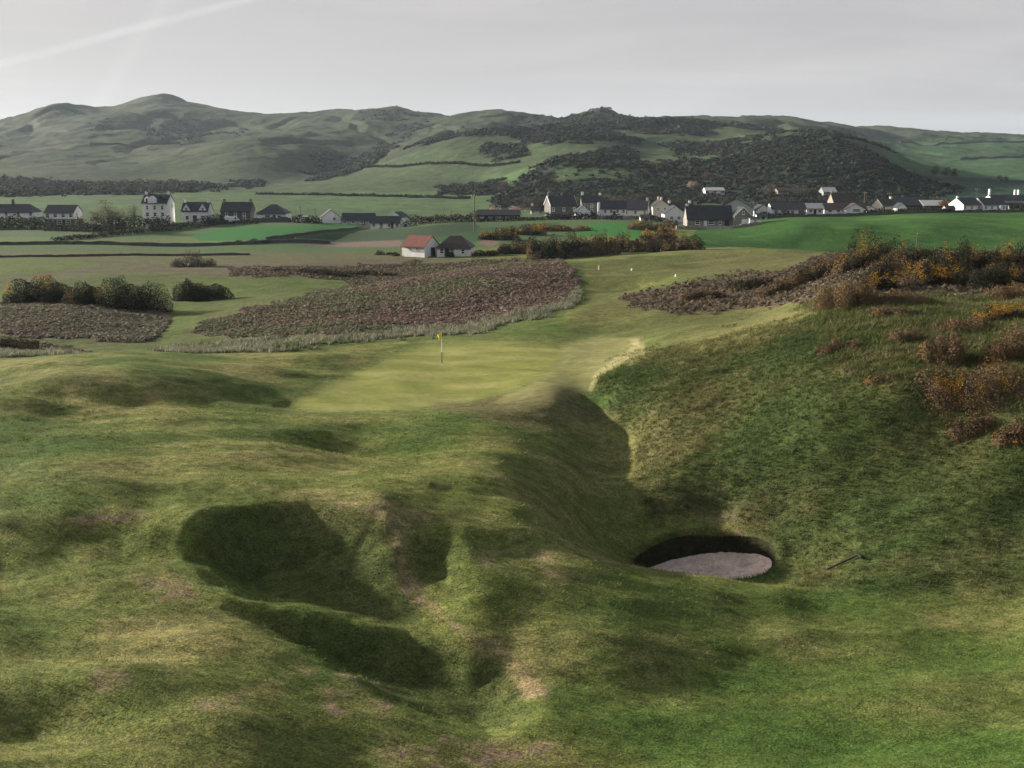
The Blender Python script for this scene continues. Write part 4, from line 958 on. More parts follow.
def shrub(label, u, vb, wpx, hpx, bloom=.1, brown=.2, y0=60, y1=420, group=None, name='gorse_bush', cat='gorse bush', green=GORSE_G, dens=1.0, depth=None, leaf=None, bare=0.0, bcol=GORSE_B, domes=0):
    """wpx x hpx: picture size; the bush is two or three uneven domes of leaves on short stems, with blossom towards the top"""
    x, y, z = spot(u, vb, y0, y1); k = y / FPX
    rx, hh = wpx * k / 2, hpx * k; ry = depth or max(.6, min(rx, 2.6) * .8)
    x, y = x * (1 + ry * .6 / y), y + ry * .6; z = hz(x, y)
    o = empty(name, (x, y, z), 0, label, cat, group)
    ls = leaf or max(.034, .62 * k)
    npx = wpx * hpx; n_ = int(np.clip(npx * 10, 300, 16000) * dens)
    nl = int(np.clip(wpx / 9, 2, 11)) if wpx > 11 else 1
    nl = domes or nl
    P_, N_, = [], []
    for i in range(nl):
        wd = .48 if domes else .78
        cx = 0 if nl == 1 else rx * (-wd + 2 * wd * (i + RNG.uniform(-.2, .2)) / (nl - 1)); edge = 1 - .45 * min(1, abs(cx) / rx) ** 2
        sr = rx if nl == 1 else (rx * RNG.uniform(.50, .60) if domes else rx * RNG.uniform(.8, 1.35) * 1.25 / nl + .12 * rx)
        hs_ = hh * (1.1 if nl == 1 else RNG.uniform(.85, 1.3) * edge)
        p, q_ = crown(int(n_ / nl * (1.3 if nl > 2 else 1)), sr, ry * RNG.uniform(.7, 1.1), hs_ * .85, next(SEEDS), .24 if domes else .46, 2.6 if domes else 3.6, -.05, .6)
        p[:, 0] += cx; p[:, 1] += ry * RNG.uniform(-.45, .45); P_.append(p); N_.append(q_)
    P_, N_ = np.concatenate(P_), np.concatenate(N_)
    gz = height(x + P_[:, 0], y + P_[:, 1]) - z
    P_[:, 2] = np.maximum(P_[:, 2] + np.minimum(gz, .6), gz + .03)
    pat = vnoise(P_[:, 0] * 1.1 / max(1, rx * .5) + 7 * next(SEEDS), P_[:, 2] * 1.4 / max(.6, hh * .4) + P_[:, 1], 5)
    tcol = col_var(green, len(P_), .22)
    br = pat < brown * 1.15
    tcol[br] = col_var(bcol, br.sum(), .22)
    top = (P_[:, 2] - np.minimum(gz, .6)) / hh
    pat2 = vnoise(P_[:, 0] / max(.5, rx * .22) + next(SEEDS), P_[:, 1] / max(.5, ry * .5), 9)
    fl = (N_[:, 2] > .25) & (top > .35) & (pat2 > .92 - bloom * .55) & (RNG.random(len(P_)) < .75)
    v, f = leaf_tris(P_[~fl], N_[~fl], ls)
    np_mesh('foliage', v, f, M_SHRUB, o, np.repeat(tcol[~fl], 3, 0), False)
    if fl.sum() > 8:
        v, f = leaf_tris(P_[fl] + N_[fl] * ls * .6, N_[fl], ls * .8)
        np_mesh('blossom', v, f, M_FLOWER, o, np.repeat(col_var(GORSE_Y, fl.sum(), .15), 3, 0), False)
    st = MB()
    for i in range(5):
        a_ = RNG.uniform(-.8, .8); st.bar((a_ * rx * .5, 0, hz(x + a_ * rx * .5, y) - z - .15), (a_ * rx * .62, RNG.uniform(-.3, .3) * ry, hh * .42), .05 + .02 * hh, .02, 5)
    st.bar((-rx * .62, 0, hz(x - rx * .62, y) - z - .12), (rx * .62, 0, hz(x + rx * .62, y) - z - .12), .06, .05, 5)
    for i in range(0 if domes else int(np.clip(wpx * .4, 3, 24))):
        a_, b_ = RNG.uniform(-.85, .85), RNG.uniform(-.6, .6); h0 = hh * (1 - .5 * a_ * a_) * RNG.uniform(.7, 1.0); gx = hz(x + a_ * rx, y + b_ * ry) - z
        st.bar((a_ * rx * .8, b_ * ry * .7, gx), (a_ * rx + RNG.normal() * .08, b_ * ry, min(gx, .6) + h0), .02 + .004 * hh, .008, 4)
    st.build('stems', M_BARK, o)
    return o


LG = 'gorse bushes on the left of the links'
shrub('leftmost dark gorse with orange bloom along its flat top', 41, 303, 76, 28, .26, .1, 90, 200, LG, domes=3)
shrub('low dark gorse filling the gap between the two big left bushes', 86, 305, 46, 22, .12, .25, 90, 200, LG, domes=3)
shrub('biggest rounded blackish gorse at the end of the tan grass patch', 133, 311, 78, 34, .02, .12, 90, 200, LG, domes=3)
shrub('flat dark gorse beside the mown strip, right of the big rounded one', 200, 301, 62, 20, .0, .1, 90, 200, LG, domes=3)
shrub('small upright tuft of gorse on the flat bush beside the mown strip', 189, 292, 11, 13, .0, .2, 90, 200, LG)
shrub('dark low gorse on the near left edge of the pale heather', 12, 352, 48, 18, .0, .35, 70, 200, LG)
shrub('leafless rounded shrub standing alone in the brown plain', 193, 267, 36, 15, 0, .9, 180, 320, name='bare_shrub', cat='shrub', dens=.45, bcol=(.07, .055, .05))
RG = 'gorse bushes on the right hand dune'
for lb, u, v, w, hh, bl, br in (
        ('tallest dark gorse on the right dune, its flat top edged with yellow', 868, 268, 68, 33, .5, .3), ('dark gorse with a yellow crest just right of the tallest one', 908, 268, 56, 27, .35, .25), ('dark domed gorse on the skyline of the right dune, few flowers', 958, 272, 68, 29, .2, .1),
        ('skyline gorse at the right edge of the picture', 1010, 270, 62, 26, .25, .5), ('russet brown dying gorse at the left end of the right dune thicket', 848, 308, 52, 34, .12, .85), ('dark gorse with one bright yellow clump below the tallest bush', 874, 290, 34, 20, .55, .3),
        ('long dark gorse with a yellow top in the middle of the thicket', 928, 284, 66, 22, .5, .3), ('blackish gorse in the hollow right of the thicket middle', 985, 288, 60, 22, .05, .2), ('brown gorse on the left shoulder of the heather dune', 785, 292, 46, 20, .0, .6),
        ('dark low gorse on the crest of the heather dune', 748, 288, 40, 11, 0, .3), ('small dark gorse left of the heather dune crest', 700, 300, 34, 10, 0, .5), ('broad dark gorse between heather dune and thicket', 815, 280, 50, 20, .0, .45),
        ('low gorse with a yellow strip at the right edge above the grass bank', 998, 322, 48, 16, .65, .45), ('small tawny bush alone near the top of the grass bank', 906, 343, 26, 18, .0, .9), ('tall tawny bush with a single yellow tuft on the grass bank', 944, 366, 40, 34, .06, .92),
        ('tall brown bush at the right edge of the grass bank', 1012, 362, 46, 30, .0, .85), ('long russet gorse hedge topped with yellow on the grass bank', 968, 408, 112, 22, .16, .85), ('small grey brown bush low on the grass bank', 970, 438, 34, 11, .0, .95),
        ('dark brown bush at the right edge low on the grass bank', 1016, 444, 36, 13, .05, .75), ('tawny tuft at the upper left corner of the rough bank', 838, 352, 30, 13, 0, .95), ('pale tawny tuft near the foot of the russet hedge', 880, 382, 26, 9, 0, .95),
        ('low brown gorse along the top edge of the rough bank', 890, 318, 40, 12, 0, .8), ('brown bush on the skyline behind the russet dying gorse', 832, 270, 36, 14, .0, .7), ('brown bush filling the right corner above the yellow strip', 1015, 300, 50, 16, .1, .8),
        ('dark gorse in front of the tallest one, without bloom', 892, 276, 46, 20, .05, .3), ('dense dark gorse between the domed skyline bush and the thicket', 948, 282, 52, 20, .08, .3), ('dark spreading gorse below the right skyline bush', 1000, 284, 50, 20, .15, .35),
        ('low russet bracken spreading right of the russet dying gorse', 900, 304, 54, 12, 0, .9), ('low tawny bracken between the yellow strip and the tall tawny bush', 960, 332, 52, 12, 0, .9)):
    shrub(lb, u, v, w, hh, bl, br, 48, 190, RG)
CG = 'gorse bushes on the bank below the village'
for lb, u, v, w, hh, bl, br in (
        ('brightest yellow gorse clump right of the tallest pole', 500, 240, 32, 9, .95, .2), ('yellow topped gorse next to the brightest clump', 526, 235, 30, 8, .6, .3), ('long gorse with yellow crest below the low white house', 549, 231, 34, 7, .75, .3), ('dull orange gorse end below the tall slate house', 573, 231, 22, 6, .35, .8),
        ('dark gorse at the left foot of the village bank', 524, 254, 40, 15, .04, .4), ('biggest dark gorse in the middle of the village bank', 560, 259, 50, 22, .03, .4), ('dark brown gorse below the bright green garden field', 594, 256, 44, 20, .06, .5), ('gorse with a dull yellow side below the garden field', 622, 252, 36, 14, .35, .4),
        ('dark gorse at the right foot of the village bank', 652, 252, 40, 16, .1, .5), ('bright orange gorse at the corner of the garden field', 660, 242, 30, 14, .85, .5), ('brown gorse strip climbing towards the pale stone house', 648, 230, 30, 8, .3, .85), ('rounded brown bush in front of the stone hall', 671, 228, 12, 7, .5, .9),
        ('dark bush at the left edge of the bright pasture', 683, 252, 30, 14, 0, .4), ('low dark bush in front of the dark roofed cottage', 450, 257, 8, 5, 0, .1), ('dark bush right of the dark roofed cottage', 484, 256, 16, 7, 0, .2), ('second dark bush right of the dark roofed cottage', 500, 254, 14, 6, 0, .3)):
    shrub(lb, u, v, w * 1.1, hh * 1.2, min(1, bl * 1.25), br, 180, 330, CG)
for lb, u, v, w, hh in (('dark clump of scrub on the left rim of the flat bright field', 252, 244, 30, 6), ('low scrub on the long field edge below the croft', 300, 241, 18, 4), ('dark scrub at the left end of the sunken brown ditch', 290, 272, 26, 6), ('dark scrub along the middle of the sunken brown ditch', 330, 276, 50, 6), ('dark scrub at the right end of the sunken brown ditch', 372, 276, 44, 6), ('round bush left of the clubhouse wall', 384, 255, 14, 5), ('round bush against the left corner of the clubhouse', 396, 256, 10, 4)):
    shrub(lb, u, v, w, hh, 0, .25, 150, 350, None, 'scrub_bush', 'bush')


# hedges, walls, garden shrubs and trees of the village
def belt(label, pts, w, hgt, name='hedge', cat='hedge', col=(.030, .034, .024), dens=1.0, y0=220, y1=700, group=None, leaf=None, rough=.3):
    """an uneven hedge or line of scrub along points seen on the land"""
    q_ = [np.array(spot(u, v, y0, y1)) for u, v in pts]
    mid = q_[len(q_) // 2]; o = empty(name, tuple(mid), 0, label, cat, group)
    P_, tot = [], 0
    for a_, b_ in zip(q_[:-1], q_[1:]):
        ln = np.linalg.norm((b_ - a_)[:2]); k_ = max(8, int(ln * hgt * 26 * dens * (350 / mid[1]) ** 1.2))
        t_ = RNG.random(k_)[:, None]; p = a_ + (b_ - a_) * t_
        th = RNG.uniform(0, math.pi, k_); hv = hgt * (1 - rough + 2 * rough * vnoise(p[:, 0] / 3.0, p[:, 1] / 3.0 + 5, 3))
        d0 = (b_ - a_)[:2] / (ln + 1e-6); off = np.cos(th) * w / 2 * RNG.uniform(.5, 1, k_)
        p[:, 0] += -d0[1] * off; p[:, 1] += d0[0] * off
        p[:, 2] = height(p[:, 0], p[:, 1]) + np.sin(th) * hv * RNG.uniform(.4, 1, k_); P_.append(p)
    P_ = np.concatenate(P_) - mid
    v, f = leaf_tris(P_, np.tile([0, -.3, .8], (len(P_), 1)), leaf or max(.3, 1.0 * mid[1] / FPX), 1.2)
    np_mesh('foliage', v, f, M_LEAF, o, np.repeat(col_var(col, len(P_), .3), 3, 0), False)
    return o


M['dyke'] = wall_mat('dry_stone', (.075, .072, .068), .3)


def dyke(label, pts, hgt=1.2, w=.6, y0=220, y1=3000, mat='dyke', name='field_wall', group='dry stone walls between the fields', n_=14):
    """dry stone wall that follows the land"""
    q_ = [np.array(spot(u, v, y0, y1)) for u, v in pts]; mid = q_[len(q_) // 2]
    o = MB(); path_ = []
    for a_, b_ in zip(q_[:-1], q_[1:]):
        for t_ in np.linspace(0, 1, n_, endpoint=False): path_.append(a_ + (b_ - a_) * t_)
    path_.append(q_[-1]); path_ = np.array(path_); path_[:, 2] = height(path_[:, 0], path_[:, 1])
    vs_, fs_ = [], []
    for i, p in enumerate(path_):
        d0 = path_[min(i + 1, len(path_) - 1)] - path_[max(i - 1, 0)]; d0 = d0[:2] / (np.hypot(*d0[:2]) + 1e-6); nx, ny = -d0[1] * w / 2, d0[0] * w / 2
        hh = hgt * RNG.uniform(.8, 1.15)
        vs_ += [(p[0] + nx, p[1] + ny, p[2] - .6), (p[0] + nx * .6, p[1] + ny * .6, p[2] + hh), (p[0] - nx * .6, p[1] - ny * .6, p[2] + hh), (p[0] - nx, p[1] - ny, p[2] - .6)]
    for i in range(len(path_) - 1):
        a_, b_ = 4 * i, 4 * i + 4
        fs_ += [(a_ + k, b_ + k, b_ + k + 1, a_ + k + 1) for k in range(3)]
    fs_ += [(0, 1, 2, 3), tuple(len(vs_) - 4 + k for k in (3, 2, 1, 0))]
    vs_ = [tuple(np.array(p) - mid) for p in vs_]
    ob = o.poly(vs_, fs_).build(name, M[mat], None); ob.location = mid
    return tag(ob, label, 'wall', group, 'thing')


dyke('straight low wall across the near plain from the left edge to the croft', [(-120, 244), (0, 245), (100, 244.5), (250, 244.5), (330, 243.5)], .85)
dyke('curved low wall under the bright croft field', [(266, 240), (310, 234.5), (360, 229), (378, 227)], .8)
dyke('low wall dividing the brown plain and the bright near field', [(-120, 257.5), (0, 257.5), (60, 257), (130, 255.5), (250, 255)], .5)
dyke('low garden wall in front of the hipped bungalow', [(253, 222.5), (291, 222.5)], 1.6, y1=420)
dyke('garden wall in front of the white terrace and its tall end wall', [(560, 218.5), (600, 219), (640, 219), (656, 219)], 1.0, y1=420, mat='stone')
dyke('low stone wall running along the front of the stone hall', [(676, 229), (700, 229), (733, 228.5), (762, 224)], .9, y1=420, mat='stone')
dyke('long low wall at the top of the bright pasture', [(762, 219), (800, 217), (860, 215.2), (930, 213), (1000, 212.4), (1060, 212)], .8, y1=430)
belt('thin hedge crossing the green hill foot behind the left houses', [(256, 194.6), (330, 195.5), (400, 197), (470, 199)], 1.5, 1.5, y0=500, y1=1200)
dyke('high wall across the left hill below its two summits', [(-80, 147), (0, 146), (90, 144.5), (180, 143.5)], 2.6, 1.4, 900, 2200)
belt('thin hedge above the green middle slope of the central hills', [(330, 172), (400, 167.5), (460, 164), (520, 163)], 2, 1.8, y0=600, y1=1600)
dyke('wall along the first far field on the right hill', [(960, 160), (1000, 158), (1060, 156)], 2.4, 1.2, 600, 2400)
dyke('wall along the top far field on the right hill', [(900, 143), (960, 144), (1060, 145)], 3.2, 1.8, 800, 2600)
dyke('wall under the far fields beside the dark slope', [(915, 176), (960, 180.5), (1010, 183), (1080, 184)], 2.0, 1.0, 500, 1600)
belt('dark shrub belt below the long grey house at the left edge', [(-60, 228), (0, 228), (50, 229)], 6, 3.6)
belt('dark shrub belt below the chalet house', [(48, 230), (85, 231), (110, 232)], 6, 2.4)
belt('tall dark shrubs between the willow and the tall white house', [(100, 230), (120, 231), (150, 229), (170, 228)], 7, 3.6)
belt('dark shrubs in front of the tall white house and the white cottage', [(150, 231.5), (180, 229), (215, 225.5)], 5, 2.2)
belt('dark shrubs between the white cottage and the whinstone house', [(206, 224), (224, 224)], 4, 3.0)
belt('low dark hedge below the whinstone house', [(222, 224.5), (258, 223.5)], 2, 1.3)
belt('dark scrub dividing the near plain fields diagonally', [(52, 241), (80, 239), (110, 235.5), (142, 233)], 3, 1.3)
belt('dark garden shrubs between the short poles and the white shed', [(292, 223), (322, 223.6)], 3, 2.4)
belt('dark garden hedge on the lane above the green bank', [(408, 225.5), (440, 222.5), (478, 221)], 4, 2.6, col=(.050, .046, .040))
belt('hedge below the dark timber hall', [(478, 221.6), (520, 220.5), (545, 220)], 2, 1.2)
belt('hedge below the tall slate house and the white gable', [(545, 219.5), (575, 219.3), (598, 219)], 3, 2.0)
belt('dark garden shrubs right of the white terrace', [(603, 219.5), (622, 219.5)], 3, 1.5)
belt('dark garden shrubs below the white gabled house', [(655, 221), (684, 222)], 3, 1.6)
belt('dark hedge below the long pale bungalow', [(768, 217), (790, 216.5), (806, 215.8)], 2, 1.2)
belt('dark hedge below the cream house and black barn', [(864, 214.5), (890, 213.6), (920, 213), (952, 212.6)], 3, 1.8)
belt('dark hedge below the white cottages beside the goal', [(955, 212.5), (975, 212.2), (1000, 212)], 2, .9)
belt('dark hedge in the corner right of the goal', [(1008, 210.5), (1040, 210.5)], 5, 2.4)


def tree(label, u, vb, wpx, hpx, col=(.045, .05, .03), name='tree', leafy=1.0, y0=285, y1=900, group='trees of the village', trunk=.25, spread=.34):
    x, y, z = spot(u, vb, y0, y1); k = y / FPX; w, hh = wpx * k, hpx * k
    o = empty(name, (x, y, z), 0, label, 'tree', group)
    t_ = MB(); r0 = max(.12, hh * .03); fork = Vector((0, 0, hh * trunk)); t_.bar((0, 0, -.5), fork, r0, r0 * .75, 7)
    n_ = 13; tips = []
    for i in range(n_):
        a_ = 2 * math.pi * i / n_ + RNG.uniform(-.3, .3); e = RNG.uniform(.35, 1.0)
        tip = Vector((math.cos(a_) * w * .42 * (1.2 - e * .8), math.sin(a_) * w * .42 * (1.2 - e * .8), hh * (trunk + (1 - trunk) * e * .92)))
        m_ = fork.lerp(tip, .5) + Vector((0, 0, hh * .05)); t_.bar(fork, m_, r0 * .5, r0 * .32, 5); t_.bar(m_, tip, r0 * .32, r0 * .08, 5); tips.append(tip); tips.append(m_)
        for j in range(3):
            tp = m_.lerp(tip, RNG.uniform(.1, .8)); t2 = tp + Vector(tuple(RNG.normal(size=3) * w * .12)); t2.z = max(t2.z, hh * trunk); t_.bar(tp, t2, r0 * .14, r0 * .05, 4); tips.append(t2)
    t_.build('trunk', M_BARK, o)
    P_ = np.array([tuple(t) for t in tips]); cnt = int(np.clip(wpx * hpx * 4, 150, 3200) * leafy / len(P_)) + 1
    P_ = np.repeat(P_, cnt, 0); P_ = P_ + RNG.normal(size=P_.shape) * [w * .10, w * .10, hh * .075]
    P_[:, 2] = np.clip(P_[:, 2], hh * .12, hh * 1.0)
    v, f = leaf_tris(P_, unit(len(P_)), max(.12, .55 * k), 1.0)
    np_mesh('crown', v, f, M_LEAF, o, np.repeat(col_var(col, len(P_), .3), 3, 0), False)


belt('bare scrub and garden trees behind the white terrace and village house', [(560, 213), (600, 210), (640, 209), (690, 209)], 9, 5.0, 'scrub_belt', 'scrub', (.045, .042, .034), .5, 380)
belt('dark scrub between the long bungalow and the pink hillside house', [(760, 206), (800, 203), (840, 203)], 8, 3.0, 'scrub_belt', 'scrub', (.040, .042, .032), .5, 400)
belt('garden scrub behind the cream house and the black barn', [(862, 208), (890, 206), (950, 205)], 7, 3.0, 'scrub_belt', 'scrub', (.042, .042, .034), .5, 400)
belt('dark garden scrub at the feet of the barn and white cottage', [(748, 219), (770, 217.5)], 3, 1.8, y1=430)
belt('garden scrub below the two storey stone house', [(575, 217.5), (600, 217)], 3, 1.6, y1=430)
belt('brown garden scrub right of the hedge and village house', [(640, 219.5), (658, 220)], 3, 1.8, col=(.07, .05, .04), y1=430)
BL, OL, BR = (.34, .25, .235), (.115, .115, .055), (.07, .055, .048)
tree('large pale olive willow between the chalet house and the tall white house', 112, 230, 32, 29, OL, leafy=.55)
tree('bare leafless tree left of the tall white house', 134, 228, 16, 23, BR, leafy=.3)
tree('small yellowish tree at the right corner of the chalet house', 80, 229, 14, 12, OL, leafy=.8)
tree('bare tree behind the dark shrubs left of the willow', 97, 229, 18, 17, BR, leafy=.5)
tree('left pink blossom tree behind the dark timber hall', 495, 217, 16, 11, BL)
tree('right pink blossom tree behind the dark timber hall', 515, 217.5, 18, 11, BL)
tree('pink blossom tree high on the dark hillside above the stone hall', 692, 191, 13, 9, BL, y0=450)
tree('dull pink tree on the dark hillside right of the blossom tree', 707, 180, 12, 8, (.10, .06, .06), y0=450)
tree('olive tree behind the low white house', 541, 214, 12, 13, (.04, .045, .028))
tree('bare tree behind the village left of the tall slate house', 534, 211, 26, 14, BR, leafy=.7)
tree('bare tree behind the white terrace', 617, 212, 22, 16, (.09, .08, .055), leafy=.6)
tree('pale tree behind the white house with the sloping verge', 636, 210, 20, 15, (.07, .065, .05), leafy=.7)
tree('russet tree right of the light grey sheet roof', 944, 210, 12, 10, (.18, .085, .06))
tree('red brown tree right of the wide bungalow', 858, 211, 12, 10, (.12, .065, .055), leafy=.8)
tree('grey bare tree beside the pink hillside house', 770, 197, 16, 12, (.10, .09, .085), y0=430, leafy=.7)
tree('grey bare tree right of the pink hillside house', 798, 197, 18, 11, (.10, .09, .08), y0=430, leafy=.7)
tree('green tree left of the pale hillside house', 812, 198, 16, 10, (.05, .055, .035), y0=430)
tree('dark tree left of the pair on the far right field', 999, 184, 6, 9, (.03, .035, .03), y0=560, y1=1500)
tree('dark tree right of the pair on the far right field', 1005, 184, 6, 8, (.03, .035, .03), y0=560, y1=1500)
tree('leftmost dark tree in the row under the far fields', 935, 178, 10, 12, (.035, .036, .032), y0=520, y1=1500)
tree('middle dark tree in the row under the far fields', 945, 179, 10, 12, (.035, .036, .032), y0=520, y1=1500)
tree('rightmost dark tree in the row under the far fields', 953, 180, 9, 11, (.035, .036, .032), y0=520, y1=1500)
tree('purple grey bare tree at the right end of the hedge bank on the hill foot', 506, 194, 14, 13, (.08, .065, .065), y0=520, y1=1200, leafy=.7)

# ------------------------------------------------------------------ ground cover nobody could count
AREA = GY ** 2 * np.gradient(LX)[:, None] * np.gradient(AX)[None]


def scatter(mask, count):
    p = (mask * AREA).ravel(); p = p / p.sum()
    i = RNG.choice(len(p), count, p=p); r, c = np.unravel_index(i, GZ.shape)
    a_ = AX[r * 0 + c] + (RNG.random(count) - .5) * np.gradient(AX)[c]; L_ = LX[r] + (RNG.random(count) - .5) * np.gradient(LX)[r]
    y = np.exp(L_); x = a_ * y
    return x, y, height(x, y), TINT[r, c]


def clumps(name, label, mask, count, r, hgt, nleaf, cols, leaf=None, jit=.16, mix=None, scale=None):
    x, y, z, tn = scatter(mask, count)
    s = RNG.uniform(.55, 1.35, count) * (scale(x, y) if scale else 1)
    d_ = unit(count * nleaf); d_[:, 2] = np.abs(d_[:, 2])
    P_ = d_ * np.repeat(s, nleaf)[:, None] * [r, r, hgt] * RNG.uniform(.55, 1.0, (len(d_), 1))
    P_ += np.repeat(np.stack([x, y, z], 1), nleaf, 0)
    pick = np.clip(((fbm(x / 9, y / 7, 211, 3) * .9 + .5 + RNG.normal(size=count) * .22) * len(cols)).astype(int), 0, len(cols) - 1)
    c = np.repeat(np.asarray(cols, float)[pick], nleaf, 0) * (1 + jit * RNG.normal(size=(len(P_), 1)))
    v, f = leaf_tris(P_, d_ * .55 + np.array([-.15, -.1, .5]), np.repeat(s, nleaf) * (leaf or r * .5), .55)
    return tag(np_mesh(name, v, f, M_LEAF, None, np.repeat(np.clip(c, .005, .8), 3, 0), False), label, None, None, 'stuff')


hm_ = m_heath * (1 - m_fair) * (1 - m_green)
lefth = zone([(-300, 300), (0, 300), (40, 304), (100, 306), (165, 310), (174, 322), (152, 345), (90, 343), (0, 338), (-300, 338)], 3, 85, 200)
clumps('heather', 'brown and mauve heather and bracken on the knoll behind the green', hm_ * (GY > 88) * (GY < 190) * (m_heath > .5) * (1 - lefth), 46000, .21, .14, 10, [(.130, .140, .080), (.165, .155, .105), (.115, .110, .070), (.180, .135, .110), (.215, .155, .130), (.165, .122, .105)])
clumps('rough_bent', 'tan grey dead grass and heather below the dark left gorse', hm_ * (m_heath > .5) * lefth, 9000, .24, .18, 11, [(.150, .140, .100), (.190, .170, .125), (.125, .120, .085), (.175, .145, .115)])
clumps('plain_heath', 'dull brown heath on the plain before the village', hm_ * (GY >= 185) * (m_heath > .4), 16000, .40, .22, 7, [(.130, .125, .075), (.115, .100, .066), (.150, .112, .086), (.125, .100, .076)])
clumps('dune_heather', 'dark brown heather on the right hand dune', m_heath2, 24000, .23, .24, 10, [(.075, .064, .042), (.120, .096, .068), (.090, .068, .054), (.150, .120, .088), (.085, .075, .045)])
mar = np.maximum(zone([(150, 354), (200, 345), (330, 338), (470, 326), (560, 304), (578, 290), (580, 300), (560, 312), (480, 332), (330, 344), (240, 359), (170, 364)], 3, 80, 150, 2), zone([(-40, 348), (30, 350), (100, 358), (60, 365), (-40, 368)], 3, 80, 150, 2))
tus = zone([(815, 312), (830, 300), (900, 300), (1100, 296), (1100, 420), (900, 400), (840, 360)], 8, 48, 90, 8)
clumps('hill_gorse', 'dark gorse and scrub on the hillsides', m_gorse * (GY < 1250) * (GY > 470), 22000, 2.5, 1.25, 10, [(.018, .027, .020), (.015, .023, .018), (.021, .025, .021), (.036, .034, .029), (.019, .029, .020)], scale=lambda x, y: np.clip(y / 700, .75, 1.6))
clumps('far_gorse', 'far dark gorse patches near the hill tops', m_gorse * (GY >= 1250) * (m_gorse > .45), 5000, 3.2, 2.2, 8, [(.020, .025, .018), (.026, .028, .022)])
wood = zone(GORSE[16][0], 2, 640, 1100, 2, 20)
clumps('far_wood', 'dark bare woodland strip along the foot of the left hill', wood * np.clip(.75 + fbm(GX / 30, GY / 40, 150, 3), .05, 1), 2600, 2.8, 3.7, 26, [(.026, .029, .025), (.034, .032, .030), (.024, .029, .021)], leaf=.85)


def blades(name, label, mask, count, hgt, wid, per, lean=.6, bright=1.0, yref=30, spread=.05, cols=None):
    x, y, z, tn = scatter(mask, count)
    if cols: tn = np.asarray(cols, float)[np.clip(((fbm(x / 3, y / 2, 311, 3) * .8 + .5 + RNG.normal(size=count) * .25) * len(cols)).astype(int), 0, len(cols) - 1)]
    sc = np.clip((y / yref), .8, 3) ** .8 * np.repeat(1, count) * RNG.uniform(.7, 1.3, count)
    k = count * per
    X, Y_, Zz, S = (np.repeat(q_, per) for q_ in (x, y, z, sc))
    X = X + RNG.normal(size=k) * spread * S; Y_ = Y_ + RNG.normal(size=k) * spread * S
    th = RNG.uniform(0, 2 * math.pi, k); hh = hgt * RNG.uniform(.45, 1.3, k) * S; ww = wid * S
    lx, ly = RNG.normal(size=k) * lean * hh + .35 * lean * hh, RNG.normal(size=k) * lean * hh
    b0 = np.stack([X - np.cos(th) * ww, Y_ - np.sin(th) * ww, Zz - .02], 1); b1 = np.stack([X + np.cos(th) * ww, Y_ + np.sin(th) * ww, Zz - .02], 1); tp = np.stack([X + lx, Y_ + ly, Zz + hh], 1)
    v = np.stack([b0, b1, tp], 1).reshape(-1, 3)
    c = np.repeat(tn, per, 0) * bright * (1 + .28 * RNG.normal(size=(k, 1))) * (1 + .06 * RNG.normal(size=(k, 3)))
    return tag(np_mesh(name, v, np.arange(3 * k).reshape(-1, 3), M_BLADE, None, np.repeat(np.clip(c, .004, .6), 3, 0), False), label, None, None, 'stuff')


view = (GX / GY > -.62) & (GX / GY < .62)
fg = view * (GY < 62) * (1 - m_bank) * (1 - m_green) * (1 - .8 * m_collar) * (rb > 1.12) * (1 / GY ** 1.6)
blades('grass', 'short links grass over the near dunes', fg, int(70000 * QUAL), .045, .012, 4, 1.1, 1.15)
blades('rough_grass', 'longer rough grass on the right hand bank', m_bank * view * (rb > 1.14), int(39000 * QUAL), .10, .014, 6, .9, 1.08, 45)
blades('marram', 'pale grey green marram tufts along the edge of the heather', mar, 3600, .36, .04, 16, .5, 1.0, 100, .10, [(.15, .16, .11), (.20, .20, .15), (.25, .24, .18), (.10, .12, .065)])
blades('tussocks', 'tan and green tussocks on the top of the rough bank', tus, 6500, .24, .020, 12, .6, 1.0, 60, .12, [(.070, .098, .030), (.105, .112, .045), (.088, .105, .036), (.125, .130, .055), (.145, .140, .070)])
fr_a = RNG.uniform(0, 2 * math.pi, 3600); fr_r = RNG.uniform(1.02, 1.16, 3600)
fx, fy = BX + np.cos(fr_a) * fr_r * (3.1 + .12 * np.sin(3 * fr_a + 1)), BY + np.sin(fr_a) * fr_r * (2.3 + .1 * np.sin(2 * fr_a))
fz = height(fx, fy); k3 = np.stack([fx, fy, fz], 1); inw = np.stack([BX - fx, BY - fy, fx * 0], 1); inw /= np.linalg.norm(inw, axis=1, keepdims=True)
tip_ = k3 + inw * RNG.uniform(.02, .16, (3600, 1)) + RNG.normal(size=(3600, 3)) * .04 + np.stack([fx * 0, fx * 0, RNG.uniform(-.10, .16, 3600)], 1); sd_ = np.cross(inw, [0, 0, 1]) * .014
tag(np_mesh('lip_grass', np.stack([k3 - sd_, k3 + sd_, tip_], 1).reshape(-1, 3), np.arange(10800).reshape(-1, 3), M_BLADE, None, np.repeat(col_var((.11, .105, .05), 3600, .3), 3, 0), False), 'grass fringe hanging over the bunker lip', None, None, 'stuff')
print('veg', round(time.time() - T0, 1))

